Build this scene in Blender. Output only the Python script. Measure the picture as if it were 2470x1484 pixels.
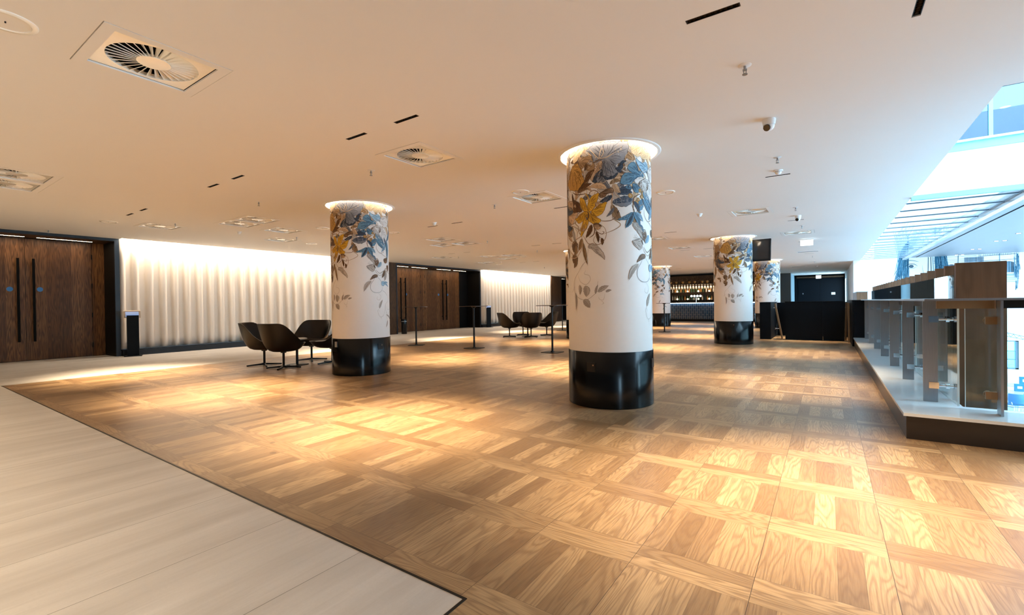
import bpy, bmesh, math, random, json
from mathutils import Vector, Matrix
from mathutils.geometry import delaunay_2d_cdt
PI = math.pi
random.seed(7)
sc = bpy.context.scene
C = sc.collection
for o in list(bpy.data.objects): bpy.data.objects.remove(o)

# ------------------------------------------------------------------ camera, sky, exposure
EYE = 1.15
H = 2.877            # ceiling height
FPX, YAW, PITCH, ROLL = 1108.78, .6021, .0074, -.0136
cam = bpy.data.cameras.new('camera'); cam.sensor_width = 36; cam.lens = FPX / 2470 * 36
cam.clip_start = .05; cam.clip_end = 300
camo = bpy.data.objects.new('camera', cam); C.objects.link(camo); sc.camera = camo
def _R(yaw, pitch, roll):
    cy, sy = math.cos(yaw), math.sin(yaw)
    Ry = Matrix(((cy, 0, sy), (0, 1, 0), (-sy, 0, cy)))
    c, s = math.cos(pitch), math.sin(pitch); Rx = Matrix(((1, 0, 0), (0, c, -s), (0, s, c)))
    c, s = math.cos(roll), math.sin(roll); Rz = Matrix(((c, -s, 0), (s, c, 0), (0, 0, 1)))
    return Rz @ Rx @ Ry
_M = _R(YAW, PITCH, ROLL).transposed()
def _w(v): a = _M @ Vector(v); return Vector((a.x, a.z, -a.y))
_r, _u, _b = _w((1, 0, 0)), _w((0, -1, 0)), _w((0, 0, -1))
camo.matrix_world = Matrix(((_r.x, _u.x, _b.x, 0), (_r.y, _u.y, _b.y, 0), (_r.z, _u.z, _b.z, EYE), (0, 0, 0, 1)))

world = bpy.data.worlds.new('sky'); sc.world = world; world.use_nodes = True
_bg = world.node_tree.nodes['Background']
_bg.inputs[0].default_value = (.48, .77, 1.0, 1); _bg.inputs[1].default_value = 13.0
sc.view_settings.view_transform = 'Standard'; sc.view_settings.look = 'None'
sc.view_settings.gamma = 1; sc.view_settings.use_curve_mapping = False
sc.view_settings.exposure = 0.0
cy = sc.cycles
cy.max_bounces = 8; cy.diffuse_bounces = 4; cy.glossy_bounces = 4; cy.transmission_bounces = 6
cy.transparent_max_bounces = 16; cy.caustics_reflective = False; cy.caustics_refractive = False
cy.sample_clamp_indirect = 6; cy.use_denoising = True
cy.use_adaptive_sampling = True; cy.adaptive_threshold = .02
WARM = (1, .765, .50)
SPOT_W = 1100

# ------------------------------------------------------------------ materials
def nt(name):
    m = bpy.data.materials.new(name); m.use_nodes = True
    return m, m.node_tree.nodes, m.node_tree.links, m.node_tree.nodes['Principled BSDF']
def mat(name, col, rough=.5, metal=0, noise=0, nscale=20, spec=.5, emit=None, es=0, coat=0, stretch=None):
    m, n, l, p = nt(name)
    p.inputs['Base Color'].default_value = (*col, 1); p.inputs['Roughness'].default_value = rough
    p.inputs['Metallic'].default_value = metal; p.inputs['Specular IOR Level'].default_value = spec
    p.inputs['Coat Weight'].default_value = coat
    tc = n.new('ShaderNodeTexCoord'); no = n.new('ShaderNodeTexNoise'); no.inputs['Scale'].default_value = nscale
    no.inputs['Detail'].default_value = 3
    if stretch:
        mp = n.new('ShaderNodeMapping'); mp.inputs['Scale'].default_value = stretch
        l.new(tc.outputs['Object'], mp.inputs[0]); l.new(mp.outputs[0], no.inputs[0])
    else: l.new(tc.outputs['Object'], no.inputs[0])
    mx = n.new('ShaderNodeMix'); mx.data_type = 'RGBA'
    a = noise if noise else .04
    mx.inputs[6].default_value = (*[c * (1 - a) for c in col], 1); mx.inputs[7].default_value = (*[min(1, c * (1 + a)) for c in col], 1)
    l.new(no.outputs[0], mx.inputs[0]); l.new(mx.outputs[2], p.inputs['Base Color'])
    if emit:
        p.inputs['Emission Color'].default_value = (*emit, 1); p.inputs['Emission Strength'].default_value = es
    return m
def emis(name, col, s, sample=True):
    m = mat(name, (.8, .8, .8), .5, emit=col, es=s)
    if not sample: m.cycles.emission_sampling = 'NONE'
    return m
def glassmat(name, tint=(.93, .98, .97), boost=0.0, rough=0.0, ior=1.5):
    m = bpy.data.materials.new(name); m.use_nodes = True; n, l = m.node_tree.nodes, m.node_tree.links
    n.clear(); o = n.new('ShaderNodeOutputMaterial'); mx = n.new('ShaderNodeMixShader')
    t = n.new('ShaderNodeBsdfTransparent'); t.inputs[0].default_value = (*tint, 1)
    g = n.new('ShaderNodeBsdfGlossy'); g.inputs['Roughness'].default_value = rough; g.inputs[0].default_value = (.9, .95, .97, 1)
    ge = n.new('ShaderNodeNewGeometry'); dt = n.new('ShaderNodeVectorMath'); dt.operation = 'DOT_PRODUCT'
    l.new(ge.outputs['Normal'], dt.inputs[0]); l.new(ge.outputs['Incoming'], dt.inputs[1])
    F0 = ((ior - 1) / (ior + 1)) ** 2; q = NB.__new__(NB); q.n, q.l = n, l       # Schlick reflectance, the same from both faces
    f = q.m('ADD', q.m('MULTIPLY', q.m('POWER', q.m('SUBTRACT', 1, q.m('ABSOLUTE', dt.outputs['Value']), clamp=True), 5), 1 - F0), F0 + boost, clamp=True)
    l.new(f, mx.inputs[0]); l.new(t.outputs[0], mx.inputs[1]); l.new(g.outputs[0], mx.inputs[2])
    l.new(mx.outputs[0], o.inputs[0]); return m
class NB:                                     # small helper for node maths
    def __init__(s, m): s.n, s.l = m.node_tree.nodes, m.node_tree.links
    def m(s, op, a, b=None, c=None, clamp=False):
        k = s.n.new('ShaderNodeMath'); k.operation = op; k.use_clamp = clamp
        for i, v in enumerate((a, b, c)):
            if v is None: continue
            if isinstance(v, (int, float)): k.inputs[i].default_value = v
            else: s.l.new(v, k.inputs[i])
        return k.outputs[0]
    def xyz(s, a, b, c):
        k = s.n.new('ShaderNodeCombineXYZ')
        for i, v in enumerate((a, b, c)):
            if isinstance(v, (int, float)): k.inputs[i].default_value = v
            else: s.l.new(v, k.inputs[i])
        return k.outputs[0]
    def mixf(s, f, a, b):
        k = s.n.new('ShaderNodeMix'); k.data_type = 'FLOAT'
        for i, v in ((0, f), (2, a), (3, b)):
            if isinstance(v, (int, float)): k.inputs[i].default_value = v
            else: s.l.new(v, k.inputs[i])
        return k.outputs[0]
    def mixc(s, f, a, b, blend='MIX'):
        k = s.n.new('ShaderNodeMix'); k.data_type = 'RGBA'; k.blend_type = blend
        for i, v in ((0, f), (6, a), (7, b)):
            if isinstance(v, (int, float)): k.inputs[i].default_value = v
            elif isinstance(v, tuple): k.inputs[i].default_value = (*v, 1)
            else: s.l.new(v, k.inputs[i])
        return k.outputs[2]
    def noise(s, vec, scale=1, detail=2, rough=.5):
        k = s.n.new('ShaderNodeTexNoise'); k.inputs['Scale'].default_value = scale; k.inputs['Detail'].default_value = detail
        k.inputs['Roughness'].default_value = rough; s.l.new(vec, k.inputs[0]); return k.outputs[0]
    def white(s, vec):
        k = s.n.new('ShaderNodeTexWhiteNoise'); k.noise_dimensions = '3D'; s.l.new(vec, k.inputs[0]); return k.outputs[0]
    def pos(s):
        g = s.n.new('ShaderNodeNewGeometry'); x = s.n.new('ShaderNodeSeparateXYZ'); s.l.new(g.outputs['Position'], x.inputs[0]); return x.outputs

def parquet():
    m, n, l, p = nt('oak_parquet'); b = NB(m); X, Y, Z = b.pos()
    PW, MW, ML = .0947, .4737, .6615
    ux = b.m('DIVIDE', b.m('SUBTRACT', X, .2155), MW); v = b.m('DIVIDE', b.m('SUBTRACT', Y, 1.942), ML)
    fu = b.m('FRACT', ux); fv = b.m('FRACT', v); band = b.m('LESS_THAN', fv, 2 * PW / ML)
    up = b.m('MULTIPLY', ux, 5); fup = b.m('FRACT', up)
    idb = b.xyz(b.m('FLOOR', ux), b.m('ADD', b.m('MULTIPLY', b.m('FLOOR', v), 2), b.m('FLOOR', b.m('DIVIDE', fv, PW / ML))), 7.3)
    ids = b.xyz(b.m('FLOOR', up), b.m('FLOOR', v), 1.1)
    rb, rs = b.white(idb), b.white(ids); r = b.mixf(band, rs, rb)
    ga = b.mixf(band, X, Y); gl = b.mixf(band, Y, X)
    off = b.m('MULTIPLY', r, 37)
    n1 = b.noise(b.xyz(b.m('MULTIPLY', ga, 9.5), b.m('MULTIPLY', gl, 1.15), off), 1, 1.5, .45)
    ring = b.m('POWER', b.m('ADD', b.m('MULTIPLY', b.m('SINE', b.m('MULTIPLY', n1, 95)), .5), .5), 2.2)
    fine = b.noise(b.xyz(b.m('MULTIPLY', ga, 260), b.m('MULTIPLY', gl, 9), off), 1, 2)
    big = b.noise(b.xyz(b.m('MULTIPLY', ga, 5), b.m('MULTIPLY', gl, 2.2), off), 1, 2)
    base = b.mixc(r, (.175, .104, .05), (.50, .345, .188))
    base = b.mixc(b.m('MULTIPLY', big, .5), base, (.30, .18, .09))
    col = b.mixc(b.m('MULTIPLY', ring, .5), base, (.15, .08, .038))
    col = b.mixc(b.m('MULTIPLY', b.m('SUBTRACT', fine, .42, clamp=True), 1.3), col, (.13, .07, .032))
    knot = b.m('GREATER_THAN', b.noise(b.xyz(b.m('MULTIPLY', X, 5), b.m('MULTIPLY', Y, 5), 3.3), 1, 0), .865)
    col = b.mixc(b.m('MULTIPLY', knot, .6), col, (.05, .03, .02))
    def edge(f, size, w): return b.m('LESS_THAN', b.m('MULTIPLY', b.m('MINIMUM', f, b.m('SUBTRACT', 1, f)), size), w)
    notb = b.m('SUBTRACT', 1, band)
    e1 = b.m('MULTIPLY', b.m('MULTIPLY', edge(fup, PW, .0007), notb), .55)
    e2 = b.m('MULTIPLY', edge(fu, MW, .0011), .9)
    fb = b.m('FRACT', b.m('DIVIDE', fv, PW / ML)); e3 = b.m('MULTIPLY', b.m('MULTIPLY', edge(fb, PW, .0009), b.m('LESS_THAN', fv, 2 * PW / ML + .002)), .7)
    e = b.m('MAXIMUM', e1, b.m('MAXIMUM', e2, e3))
    col = b.mixc(e, col, (.035, .02, .012))
    l.new(col, p.inputs['Base Color'])
    l.new(b.m('ADD', b.m('MULTIPLY', fine, .14), .24), p.inputs['Roughness']); p.inputs['Specular IOR Level'].default_value = .5
    bp = n.new('ShaderNodeBump'); bp.inputs['Strength'].default_value = .12; bp.inputs['Distance'].default_value = .002
    l.new(b.m('SUBTRACT', 1, b.m('MAXIMUM', e, b.m('MULTIPLY', ring, .3))), bp.inputs['Height']); l.new(bp.outputs[0], p.inputs['Normal'])
    return m
def stone():
    m, n, l, p = nt('stone_tile'); b = NB(m); X, Y, Z = b.pos()
    fx = b.m('FRACT', b.m('DIVIDE', b.m('ADD', X, 1.81), .6265)); fy = b.m('FRACT', b.m('DIVIDE', b.m('SUBTRACT', Y, 2.62), 2.506))
    r = b.white(b.xyz(b.m('FLOOR', b.m('DIVIDE', b.m('ADD', X, 1.81), .6265)), b.m('FLOOR', b.m('DIVIDE', b.m('SUBTRACT', Y, 2.62), 2.506)), 2))
    s = b.noise(b.xyz(b.m('MULTIPLY', X, 6), b.m('MULTIPLY', Y, .7), b.m('MULTIPLY', r, 9)), 1, 5, .6)
    g = b.noise(b.xyz(X, Y, 0), 90, 2)
    s2 = b.noise(b.xyz(b.m('MULTIPLY', X, 22), b.m('MULTIPLY', Y, 1.6), b.m('MULTIPLY', r, 5)), 1, 4, .65)
    s3 = b.noise(b.xyz(b.m('MULTIPLY', X, 1.6), b.m('MULTIPLY', Y, 1.1), r), 1, 3)
    col = b.mixc(b.m('MULTIPLY', b.m('SUBTRACT', s, .3, clamp=True), 2, clamp=True), (.46, .435, .405), (.68, .66, .63))
    col = b.mixc(b.m('MULTIPLY', b.m('SUBTRACT', s2, .5, clamp=True), 1.6), col, (.40, .375, .35)); col = b.mixc(b.m('MULTIPLY', b.m('SUBTRACT', s3, .45, clamp=True), 1.1), col, (.42, .40, .375)); col = b.mixc(b.m('MULTIPLY', g, .25), col, (.36, .34, .32))
    col = b.mixc(b.m('MULTIPLY', r, .15), col, (.55, .53, .5))
    def edge(f, size, w): return b.m('LESS_THAN', b.m('MULTIPLY', b.m('MINIMUM', f, b.m('SUBTRACT', 1, f)), size), w)
    col = b.mixc(b.m('MAXIMUM', edge(fx, .6265, .0013), edge(fy, 2.506, .0013)), col, (.10, .09, .08))
    l.new(col, p.inputs['Base Color']); p.inputs['Roughness'].default_value = .5
    return m
def walnut(name, c1, c2, rough=.4, sc_=1.0, amt=.72):
    m, n, l, p = nt(name); b = NB(m); X, Y, Z = b.pos()
    h = b.m('ADD', X, Y)
    bd = b.m('FLOOR', b.m('MULTIPLY', h, 4.6 * sc_)); r = b.white(b.xyz(bd, 1, 1))
    n1 = b.noise(b.xyz(b.m('MULTIPLY', h, 13 * sc_), b.m('MULTIPLY', Z, .9), b.m('MULTIPLY', r, 21)), 1, 2, .5)
    ring = b.m('ADD', b.m('MULTIPLY', b.m('SINE', b.m('MULTIPLY', n1, 60)), .5), .5)
    fine = b.noise(b.xyz(b.m('MULTIPLY', h, 190), b.m('MULTIPLY', Z, 4), 0), 1, 2)
    p.inputs['Specular IOR Level'].default_value = .25
    col = b.mixc(r, c1, c2); col = b.mixc(b.m('MULTIPLY', ring, amt), col, tuple(c * .30 for c in c1))
    col = b.mixc(b.m('MULTIPLY', fine, .35), col, tuple(c * .3 for c in c1))
    l.new(col, p.inputs['Base Color']); p.inputs['Roughness'].default_value = rough
    return m
def tiles():
    m, n, l, p = nt('navy_tile'); b = NB(m); X, Y, Z = b.pos()
    k = n.new('ShaderNodeTexBrick'); k.offset = .5; k.squash = 1
    l.new(b.xyz(Z, X, 0), k.inputs['Vector'])
    for i, v in (('Scale', 1), ('Mortar Size', .006), ('Mortar Smooth', .1), ('Bias', 0), ('Brick Width', .27), ('Row Height', .115)): k.inputs[i].default_value = v
    k.inputs['Color1'].default_value = (.012, .03, .055, 1); k.inputs['Color2'].default_value = (.02, .05, .085, 1); k.inputs['Mortar'].default_value = (.30, .27, .24, 1)
    l.new(k.outputs[0], p.inputs['Base Color']); p.inputs['Roughness'].default_value = .12
    return m
def painted():
    m, n, l, p = nt('painted_art'); a = n.new('ShaderNodeVertexColor'); a.layer_name = 'Col'
    l.new(a.outputs[0], p.inputs['Base Color']); p.inputs['Roughness'].default_value = .6; p.inputs['Specular IOR Level'].default_value = .25
    return m
M = dict(
    floor=parquet(), stone=stone(), ceil=mat('ceiling_paint', (.82, .802, .775), .75, noise=.015, nscale=.7, spec=.2),
    white=mat('white_paint', (.82, .82, .82), .6, noise=.02, spec=.25), gloss=mat('gloss_white', (.82, .84, .85), .15),
    column=mat('column_wallpaper', (.78, .765, .745), .55, noise=.02, spec=.3), art=painted(),
    black=mat('black_lacquer', (.0035, .0035, .004), .16, spec=.28), blackm=mat('black_metal', (.006, .006, .007), .42, spec=.25),
    navy=mat('navy_laminate', (.003, .005, .008), .55, noise=.1, spec=.12), navyf=mat('blue_black_frame', (.007, .014, .025), .4, spec=.4),
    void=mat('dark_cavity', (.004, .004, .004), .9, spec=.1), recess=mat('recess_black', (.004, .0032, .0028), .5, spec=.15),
    walnut=walnut('walnut_veneer', (.12, .050, .017), (.24, .110, .042)), walnutd=walnut('dark_walnut', (.07, .036, .018), (.10, .055, .026)),
    fin=walnut('brown_timber', (.19, .098, .052), (.23, .12, .066), .5, .3, .25), handle=mat('black_handle', (.003, .003, .003), .6, spec=.08), lowfloor=mat('pale_grey_floor', (.42, .46, .50), .4),
    curtain=mat('ivory_curtain', (.80, .73, .65), .85, noise=.03, spec=.1, stretch=(40, 40, .6)),
    skirt=mat('charcoal_skirting', (.010, .010, .012), .4, spec=.3), leather=mat('black_leather', (.006, .0042, .0032), .42, spec=.33, noise=.25, nscale=60),
    tabletop=mat('dark_timber_top', (.045, .026, .016), .4), steel=mat('brushed_steel', (.33, .345, .37), .30, .75, noise=.12, nscale=8, stretch=(30, 30, 1)),
    chrome=mat('polished_steel', (.75, .76, .78), .08, 1), bronze=mat('bronze_channel', (.30, .20, .115), .38, .6, noise=.08),
    plaster=mat('diffuser_paint', (.96, .94, .87), .22, spec=.9, coat=.6), reflector=mat('dark_bronze_reflector', (.09, .06, .04), .2, .8), edge=mat('lit_glass_edge', (.72, .88, .93), .25), lens=mat('dark_lens', (.02, .018, .016), .08),
    kerb=mat('kerb_panel', (.022, .015, .012), .30, noise=.15, nscale=5), kerbtop=mat('pale_kerb_stone', (.78, .82, .85), .13, noise=.06, nscale=6, stretch=(1, 6, 1)),
    glass=glassmat('clear_glass'), glassb=glassmat('blue_glass', (.30, .55, .68), .06), glassr=glassmat('roof_glass', (.98, .99, 1), .0, 0, 1.05),
    bluetrim=mat('pale_blue_trim', (.20, .46, .60), .5), greypanel=mat('grey_soffit', (.22, .235, .255), .4, noise=.06, nscale=1.2, stretch=(4, .6, 1)),
    rib=mat('steel_rib', (.16, .22, .27), .4), blue=mat('blue_seat', (.01, .19, .42), .5), sticker=mat('blue_sticker', (.02, .16, .42), .4),
    screen=emis('tablet_screen', (.02, .13, .38), 1.0, False), bezel=mat('pale_bezel', (.62, .50, .38), .4),
    tile=tiles(), counter=mat('counter_stone', (.45, .40, .36), .3, noise=.1), amber=mat('amber_glass', (.35, .16, .04), .1), greenb=mat('green_glass', (.03, .08, .03), .1),
    clearb=mat('pale_glass', (.55, .50, .42), .08), foliage=mat('dried_foliage', (.12, .075, .03), .7, noise=.5, nscale=30),
    led=emis('warm_led', (1, .82, .62), 18), ledc=emis('curtain_led', (1, .84, .66), 170), ledw=emis('white_led', (1, .78, .52), 70), ledb=emis('blue_white_led', (.45, .75, 1), 30),
    bulb=emis('small_bulb', (1, .72, .38), 9, False), glint=emis('reflector_glint', (1, .66, .36), 4, False), upper=mat('teal_interior', (.10, .22, .30), .6), exitw=emis('exit_face', (.93, 1, .98), 3.5),
    tvface=mat('tv_screen', (.025, .02, .018), .12), orange=mat('orange_shell', (.55, .25, .10), .5), ink=mat('ink', (.2, .35, .42), .7),
    grey=mat('grey_paint', (.17, .20, .23), .6), bluewall=mat('blue_grey_paint', (.30, .45, .53), .6),
)
# ------------------------------------------------------------------ mesh helpers
class MB:
    def __init__(s): s.v, s.f, s.c = [], [], []
    def add(s, vs, fs, col=None):
        k = len(s.v); s.v += [tuple(p) for p in vs]; s.f += [tuple(i + k for i in q) for q in fs]; s.c += [col] * len(fs)
    def box(s, x0, x1, y0, y1, z0, z1, rot=0, piv=None):
        vs = [(x, y, z) for z in (z0, z1) for x, y in ((x0, y0), (x1, y0), (x1, y1), (x0, y1))]
        if rot:
            px, py = piv or ((x0 + x1) / 2, (y0 + y1) / 2); c, q = math.cos(rot), math.sin(rot)
            vs = [(px + (x - px) * c - (y - py) * q, py + (x - px) * q + (y - py) * c, z) for x, y, z in vs]
        s.add(vs, [(3, 2, 1, 0), (4, 5, 6, 7), (0, 1, 5, 4), (1, 2, 6, 5), (2, 3, 7, 6), (3, 0, 4, 7)]); return s
    def lathe(s, prof, n=32, cx=0, cy_=0, a0=0, a1=2 * PI):
        full = abs(a1 - a0 - 2 * PI) < 1e-6; m = n if full else n + 1
        vs = []
        for r, z in prof:
            for i in range(m):
                a = a0 + (a1 - a0) * i / n; vs.append((cx + r * math.cos(a), cy_ + r * math.sin(a), z))
        fs = []
        for j in range(len(prof) - 1):
            for i in range(n):
                i2 = (i + 1) % m; fs.append((j * m + i, j * m + i2, (j + 1) * m + i2, (j + 1) * m + i))
        s.add(vs, fs); return s
    def cyl(s, cx, cy_, z0, z1, r, n=24, r1=None):
        r1 = r if r1 is None else r1
        vs = [(cx + r * math.cos(2 * PI * i / n), cy_ + r * math.sin(2 * PI * i / n), z0) for i in range(n)] + [(cx + r1 * math.cos(2 * PI * i / n), cy_ + r1 * math.sin(2 * PI * i / n), z1) for i in range(n)]
        s.add(vs, [(i, (i + 1) % n, n + (i + 1) % n, n + i) for i in range(n)] + [tuple(reversed(range(n))), tuple(range(n, 2 * n))]); return s
    def tube(s, p0, p1, r, n=10):
        p0, p1 = Vector(p0), Vector(p1); d = (p1 - p0).normalized(); a = d.orthogonal().normalized(); b = d.cross(a)
        vs = [p + (a * math.cos(2 * PI * i / n) + b * math.sin(2 * PI * i / n)) * r for p in (p0, p1) for i in range(n)]
        s.add(vs, [(i, (i + 1) % n, n + (i + 1) % n, n + i) for i in range(n)] + [tuple(reversed(range(n))), tuple(range(n, 2 * n))]); return s
    def prism(s, poly, z0, z1):
        n = len(poly); vs = [(x, y, z0) for x, y in poly] + [(x, y, z1) for x, y in poly]
        s.add(vs, [tuple(reversed(range(n))), tuple(range(n, 2 * n))] + [(i, (i + 1) % n, n + (i + 1) % n, n + i) for i in range(n)]); return s
    def sphere(s, c, r, n=12, sz=1):
        prof = [(max(1e-4, r * math.sin(PI * k / n)), c[2] - r * sz * math.cos(PI * k / n)) for k in range(n + 1)]
        return s.lathe(prof, n * 2, c[0], c[1])
    def build(s, name, m, parent=None, smooth=True, ang=35, flip=False):
        me = bpy.data.meshes.new(name); me.from_pydata(s.v, [], s.f)
        if any(c is not None for c in s.c):
            ca = me.color_attributes.new('Col', 'FLOAT_COLOR', 'CORNER')
            for p, c in zip(me.polygons, s.c):
                for li in p.loop_indices: ca.data[li].color = (*(c or (1, 1, 1)), 1)
        else:
            bm = bmesh.new(); bm.from_mesh(me); bmesh.ops.recalc_face_normals(bm, faces=bm.faces); bm.to_mesh(me); bm.free()
        me.materials.append(m)
        if smooth:
            for p in me.polygons: p.use_smooth = True
            me.set_sharp_from_angle(angle=math.radians(ang))
        o = bpy.data.objects.new(name, me); C.objects.link(o)
        if parent: o.parent = parent
        return o
def rrect(w, d, r, n=5, cx=0, cy_=0, rot=0):
    pts = []
    for sx, sy, a in ((1, 1, 0), (-1, 1, PI / 2), (-1, -1, PI), (1, -1, 3 * PI / 2)):
        for k in range(n + 1):
            t = a + PI / 2 * k / n; pts.append((sx * (w / 2 - r) + r * math.cos(t), sy * (d / 2 - r) + r * math.sin(t)))
    c, q = math.cos(rot), math.sin(rot)
    return [(cx + x * c - y * q, cy_ + x * q + y * c) for x, y in pts]
def thing(name, label, cat, loc=(0, 0, 0), rz=0, group=None):
    o = bpy.data.objects.new(name, None); C.objects.link(o); o.location = loc; o.rotation_euler = (0, 0, rz); o.empty_display_size = .1
    o['label'] = label; o['category'] = cat
    if group: o['group'] = group
    return o
def tag(o, label, cat, group=None):
    o['label'] = label; o['category'] = cat
    if group: o['group'] = group
    return o
def struct(mb, name, m, parent=None, **k):
    o = mb.build(name, m, parent, **k)
    if parent is None: o['kind'] = 'structure'
    return o
def dup(root, loc, rz=None, label=None, group=None):
    r = root.copy(); C.objects.link(r); r.location = loc
    if rz is not None: r.rotation_euler = (0, 0, rz)
    if label: r['label'] = label
    if group: r['group'] = group
    for ch in list(root.children):
        c = ch.copy(); C.objects.link(c); c.parent = r
        for g in ch.children:
            d = g.copy(); C.objects.link(d); d.parent = c
    return r
# ------------------------------------------------------------------ layout constants
COLS = [(-2.112, 5.10), (-6.70, 5.11), (-2.13, 13.75), (-6.70, 13.75), (-2.13, 22.4), (-6.70, 22.4)]
CR, HOLE = .478, .553
SX = (-.56, -3.21, -3.94, -6.42, -7.13, -9.79, -10.46)
SROWS = (-1.37, 2.98, 7.34, 11.66, 16.03, 20.4, 24.77)
SLOTS = [(x, y, 0) for y in SROWS for x in SX] + [(.457, 3.58, 1), (2.3, 3.58, 1)]
DIFF = [(-3.92, 1.27, 1), (-3.90, 3.83, 1), (-3.90, 6.45, 1), (-11.56, 3.80, 1), (-9.64, 4.66, 2), (-10.11, 5.65, 1), (-11.56, 6.40, 1), (-8.87, 1.28, 2),
        (-8.40, 8.98, 1), (-9.15, 9.86, 1), (-8.42, 9.98, 1), (-11.55, 12.4, 1), (-9.99, 13.2, 1), (-9.18, 13.4, 1), (-9.99, 14.3, 1), (-11.6, 15.1, 1),
        (-1.23, 10.02, 1), (-.63, 13.89, 1), (-3.90, 12.54, 1), (-3.90, 15.2, 1), (-3.90, 18.6, 1)]

# ------------------------------------------------------------------ floor
def quadmb(x0, x1, y0, y1, z, mb=None):
    mb = mb or MB(); mb.add([(x0, y0, z), (x1, y0, z), (x1, y1, z), (x0, y1, z)], [(0, 1, 2, 3)]); return mb
b = MB(); b.box(-10.45, .95, 1.365, 41, -.5, 0); b.box(-1.17, .95, -7, 1.365, -.5, 0); b.box(.95, 9, -7, 5.42, -.5, 0)
struct(b, 'floor', M['floor'], smooth=False)
b = MB(); b.box(-16, -1.18, -7, 1.355, -.5, 0); b.box(-16, -10.46, 1.355, 41, -.5, 0)
struct(b, 'floor', M['stone'], smooth=False)
b = MB(); b.box(-10.46, -1.17, 1.355, 1.365, -.5, .003); b.box(-1.18, -1.17, -7, 1.355, -.5, .003)
struct(b, 'trim_1', M['blackm'], smooth=False)
b = MB(); b.box(-10.46, -10.45, 1.365, 41, -.5, .001); struct(b, 'trim_2', M['bronze'], smooth=False)

# ------------------------------------------------------------------ ceiling with openings for columns, downlights and diffusers
def ceiling():
    mb = MB()
    x0, x1, y0, y1 = -14.1, 1.19, -7, 41
    pts, edges = [], []
    def loop(ps):
        k = len(pts); pts.extend(Vector(p) for p in ps); n = len(ps); edges.extend((k + i, k + (i + 1) % n) for i in range(n))
    loop([(x0, y0), (x1, y0), (x1, y1), (x0, y1)])
    rects = []
    for cx, cy_ in COLS: loop([(cx + HOLE * math.cos(2 * PI * i / 72), cy_ + HOLE * math.sin(2 * PI * i / 72)) for i in range(72)])
    for x, y, t in SLOTS:
        if x > x1: continue
        a, d = (.152, .022) if not t else (.022, .165); rects.append((x - a, x + a, y - d, y + d))
    for x, y, n in DIFF:
        a = .365 if n == 1 else .72; rects.append((x - a, x + a, y - .365, y + .365))
    for r in rects: loop([(r[0], r[2]), (r[1], r[2]), (r[1], r[3]), (r[0], r[3])])
    vs, es, fs, *_ = delaunay_2d_cdt(pts, edges, [], 1, 1e-5)
    out = []
    for f in fs:
        c = sum((vs[i] for i in f), Vector((0, 0))) / len(f)
        if any((c.x - a) ** 2 + (c.y - q) ** 2 < (HOLE * .997) ** 2 for a, q in COLS): continue
        if any(r[0] < c.x < r[1] and r[2] < c.y < r[3] for r in rects): continue
        out.append(tuple(reversed(f)))
    mb.add([(v.x, v.y, H) for v in vs], out)
    for a, q in COLS:                                   # rims of the round openings
        mb.lathe([(HOLE, H), (HOLE, H + .14)], 72, a, q)
    for (a, q) in ((-7, 3.85), (11.3, 18.08), (25.2, 41)): mb.add([(-14.32, a, H), (-14.32, q, H), (-14.1, q, H), (-14.1, a, H)], [(0, 1, 2, 3)])
    mb.add([(1.19, -7, H), (9, -7, H), (9, 5.39, H), (1.19, 5.39, H)], [(0, 3, 2, 1)])
    for r in rects:
        for p, q in (((r[0], r[2]), (r[1], r[2])), ((r[1], r[2]), (r[1], r[3])), ((r[1], r[3]), (r[0], r[3])), ((r[0], r[3]), (r[0], r[2]))):
            mb.add([(*p, H), (*q, H), (*q, H + .012), (*p, H + .012)], [(0, 1, 2, 3)])
    me = bpy.data.meshes.new('ceiling'); me.from_pydata(mb.v, [], mb.f); me.materials.append(M['ceil'])
    o = bpy.data.objects.new('ceiling', me); C.objects.link(o); o['kind'] = 'structure'
ceiling()
b = MB(); b.box(-16, 1.19, -7, 41, H + .42, H + .6); b.box(1.19, 9, -7, 5.39, H + .42, H + .6); struct(b, 'ceiling', M['void'], smooth=False)   # slab over the ceiling void
b = MB(); b.box(1.12, 1.19, 5.33, 25.6, H + .002, 5.6); b.box(1.19, 9, 5.32, 5.39, H + .002, 5.6)
struct(b, 'wall_atrium', M['white'], smooth=False)

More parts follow.
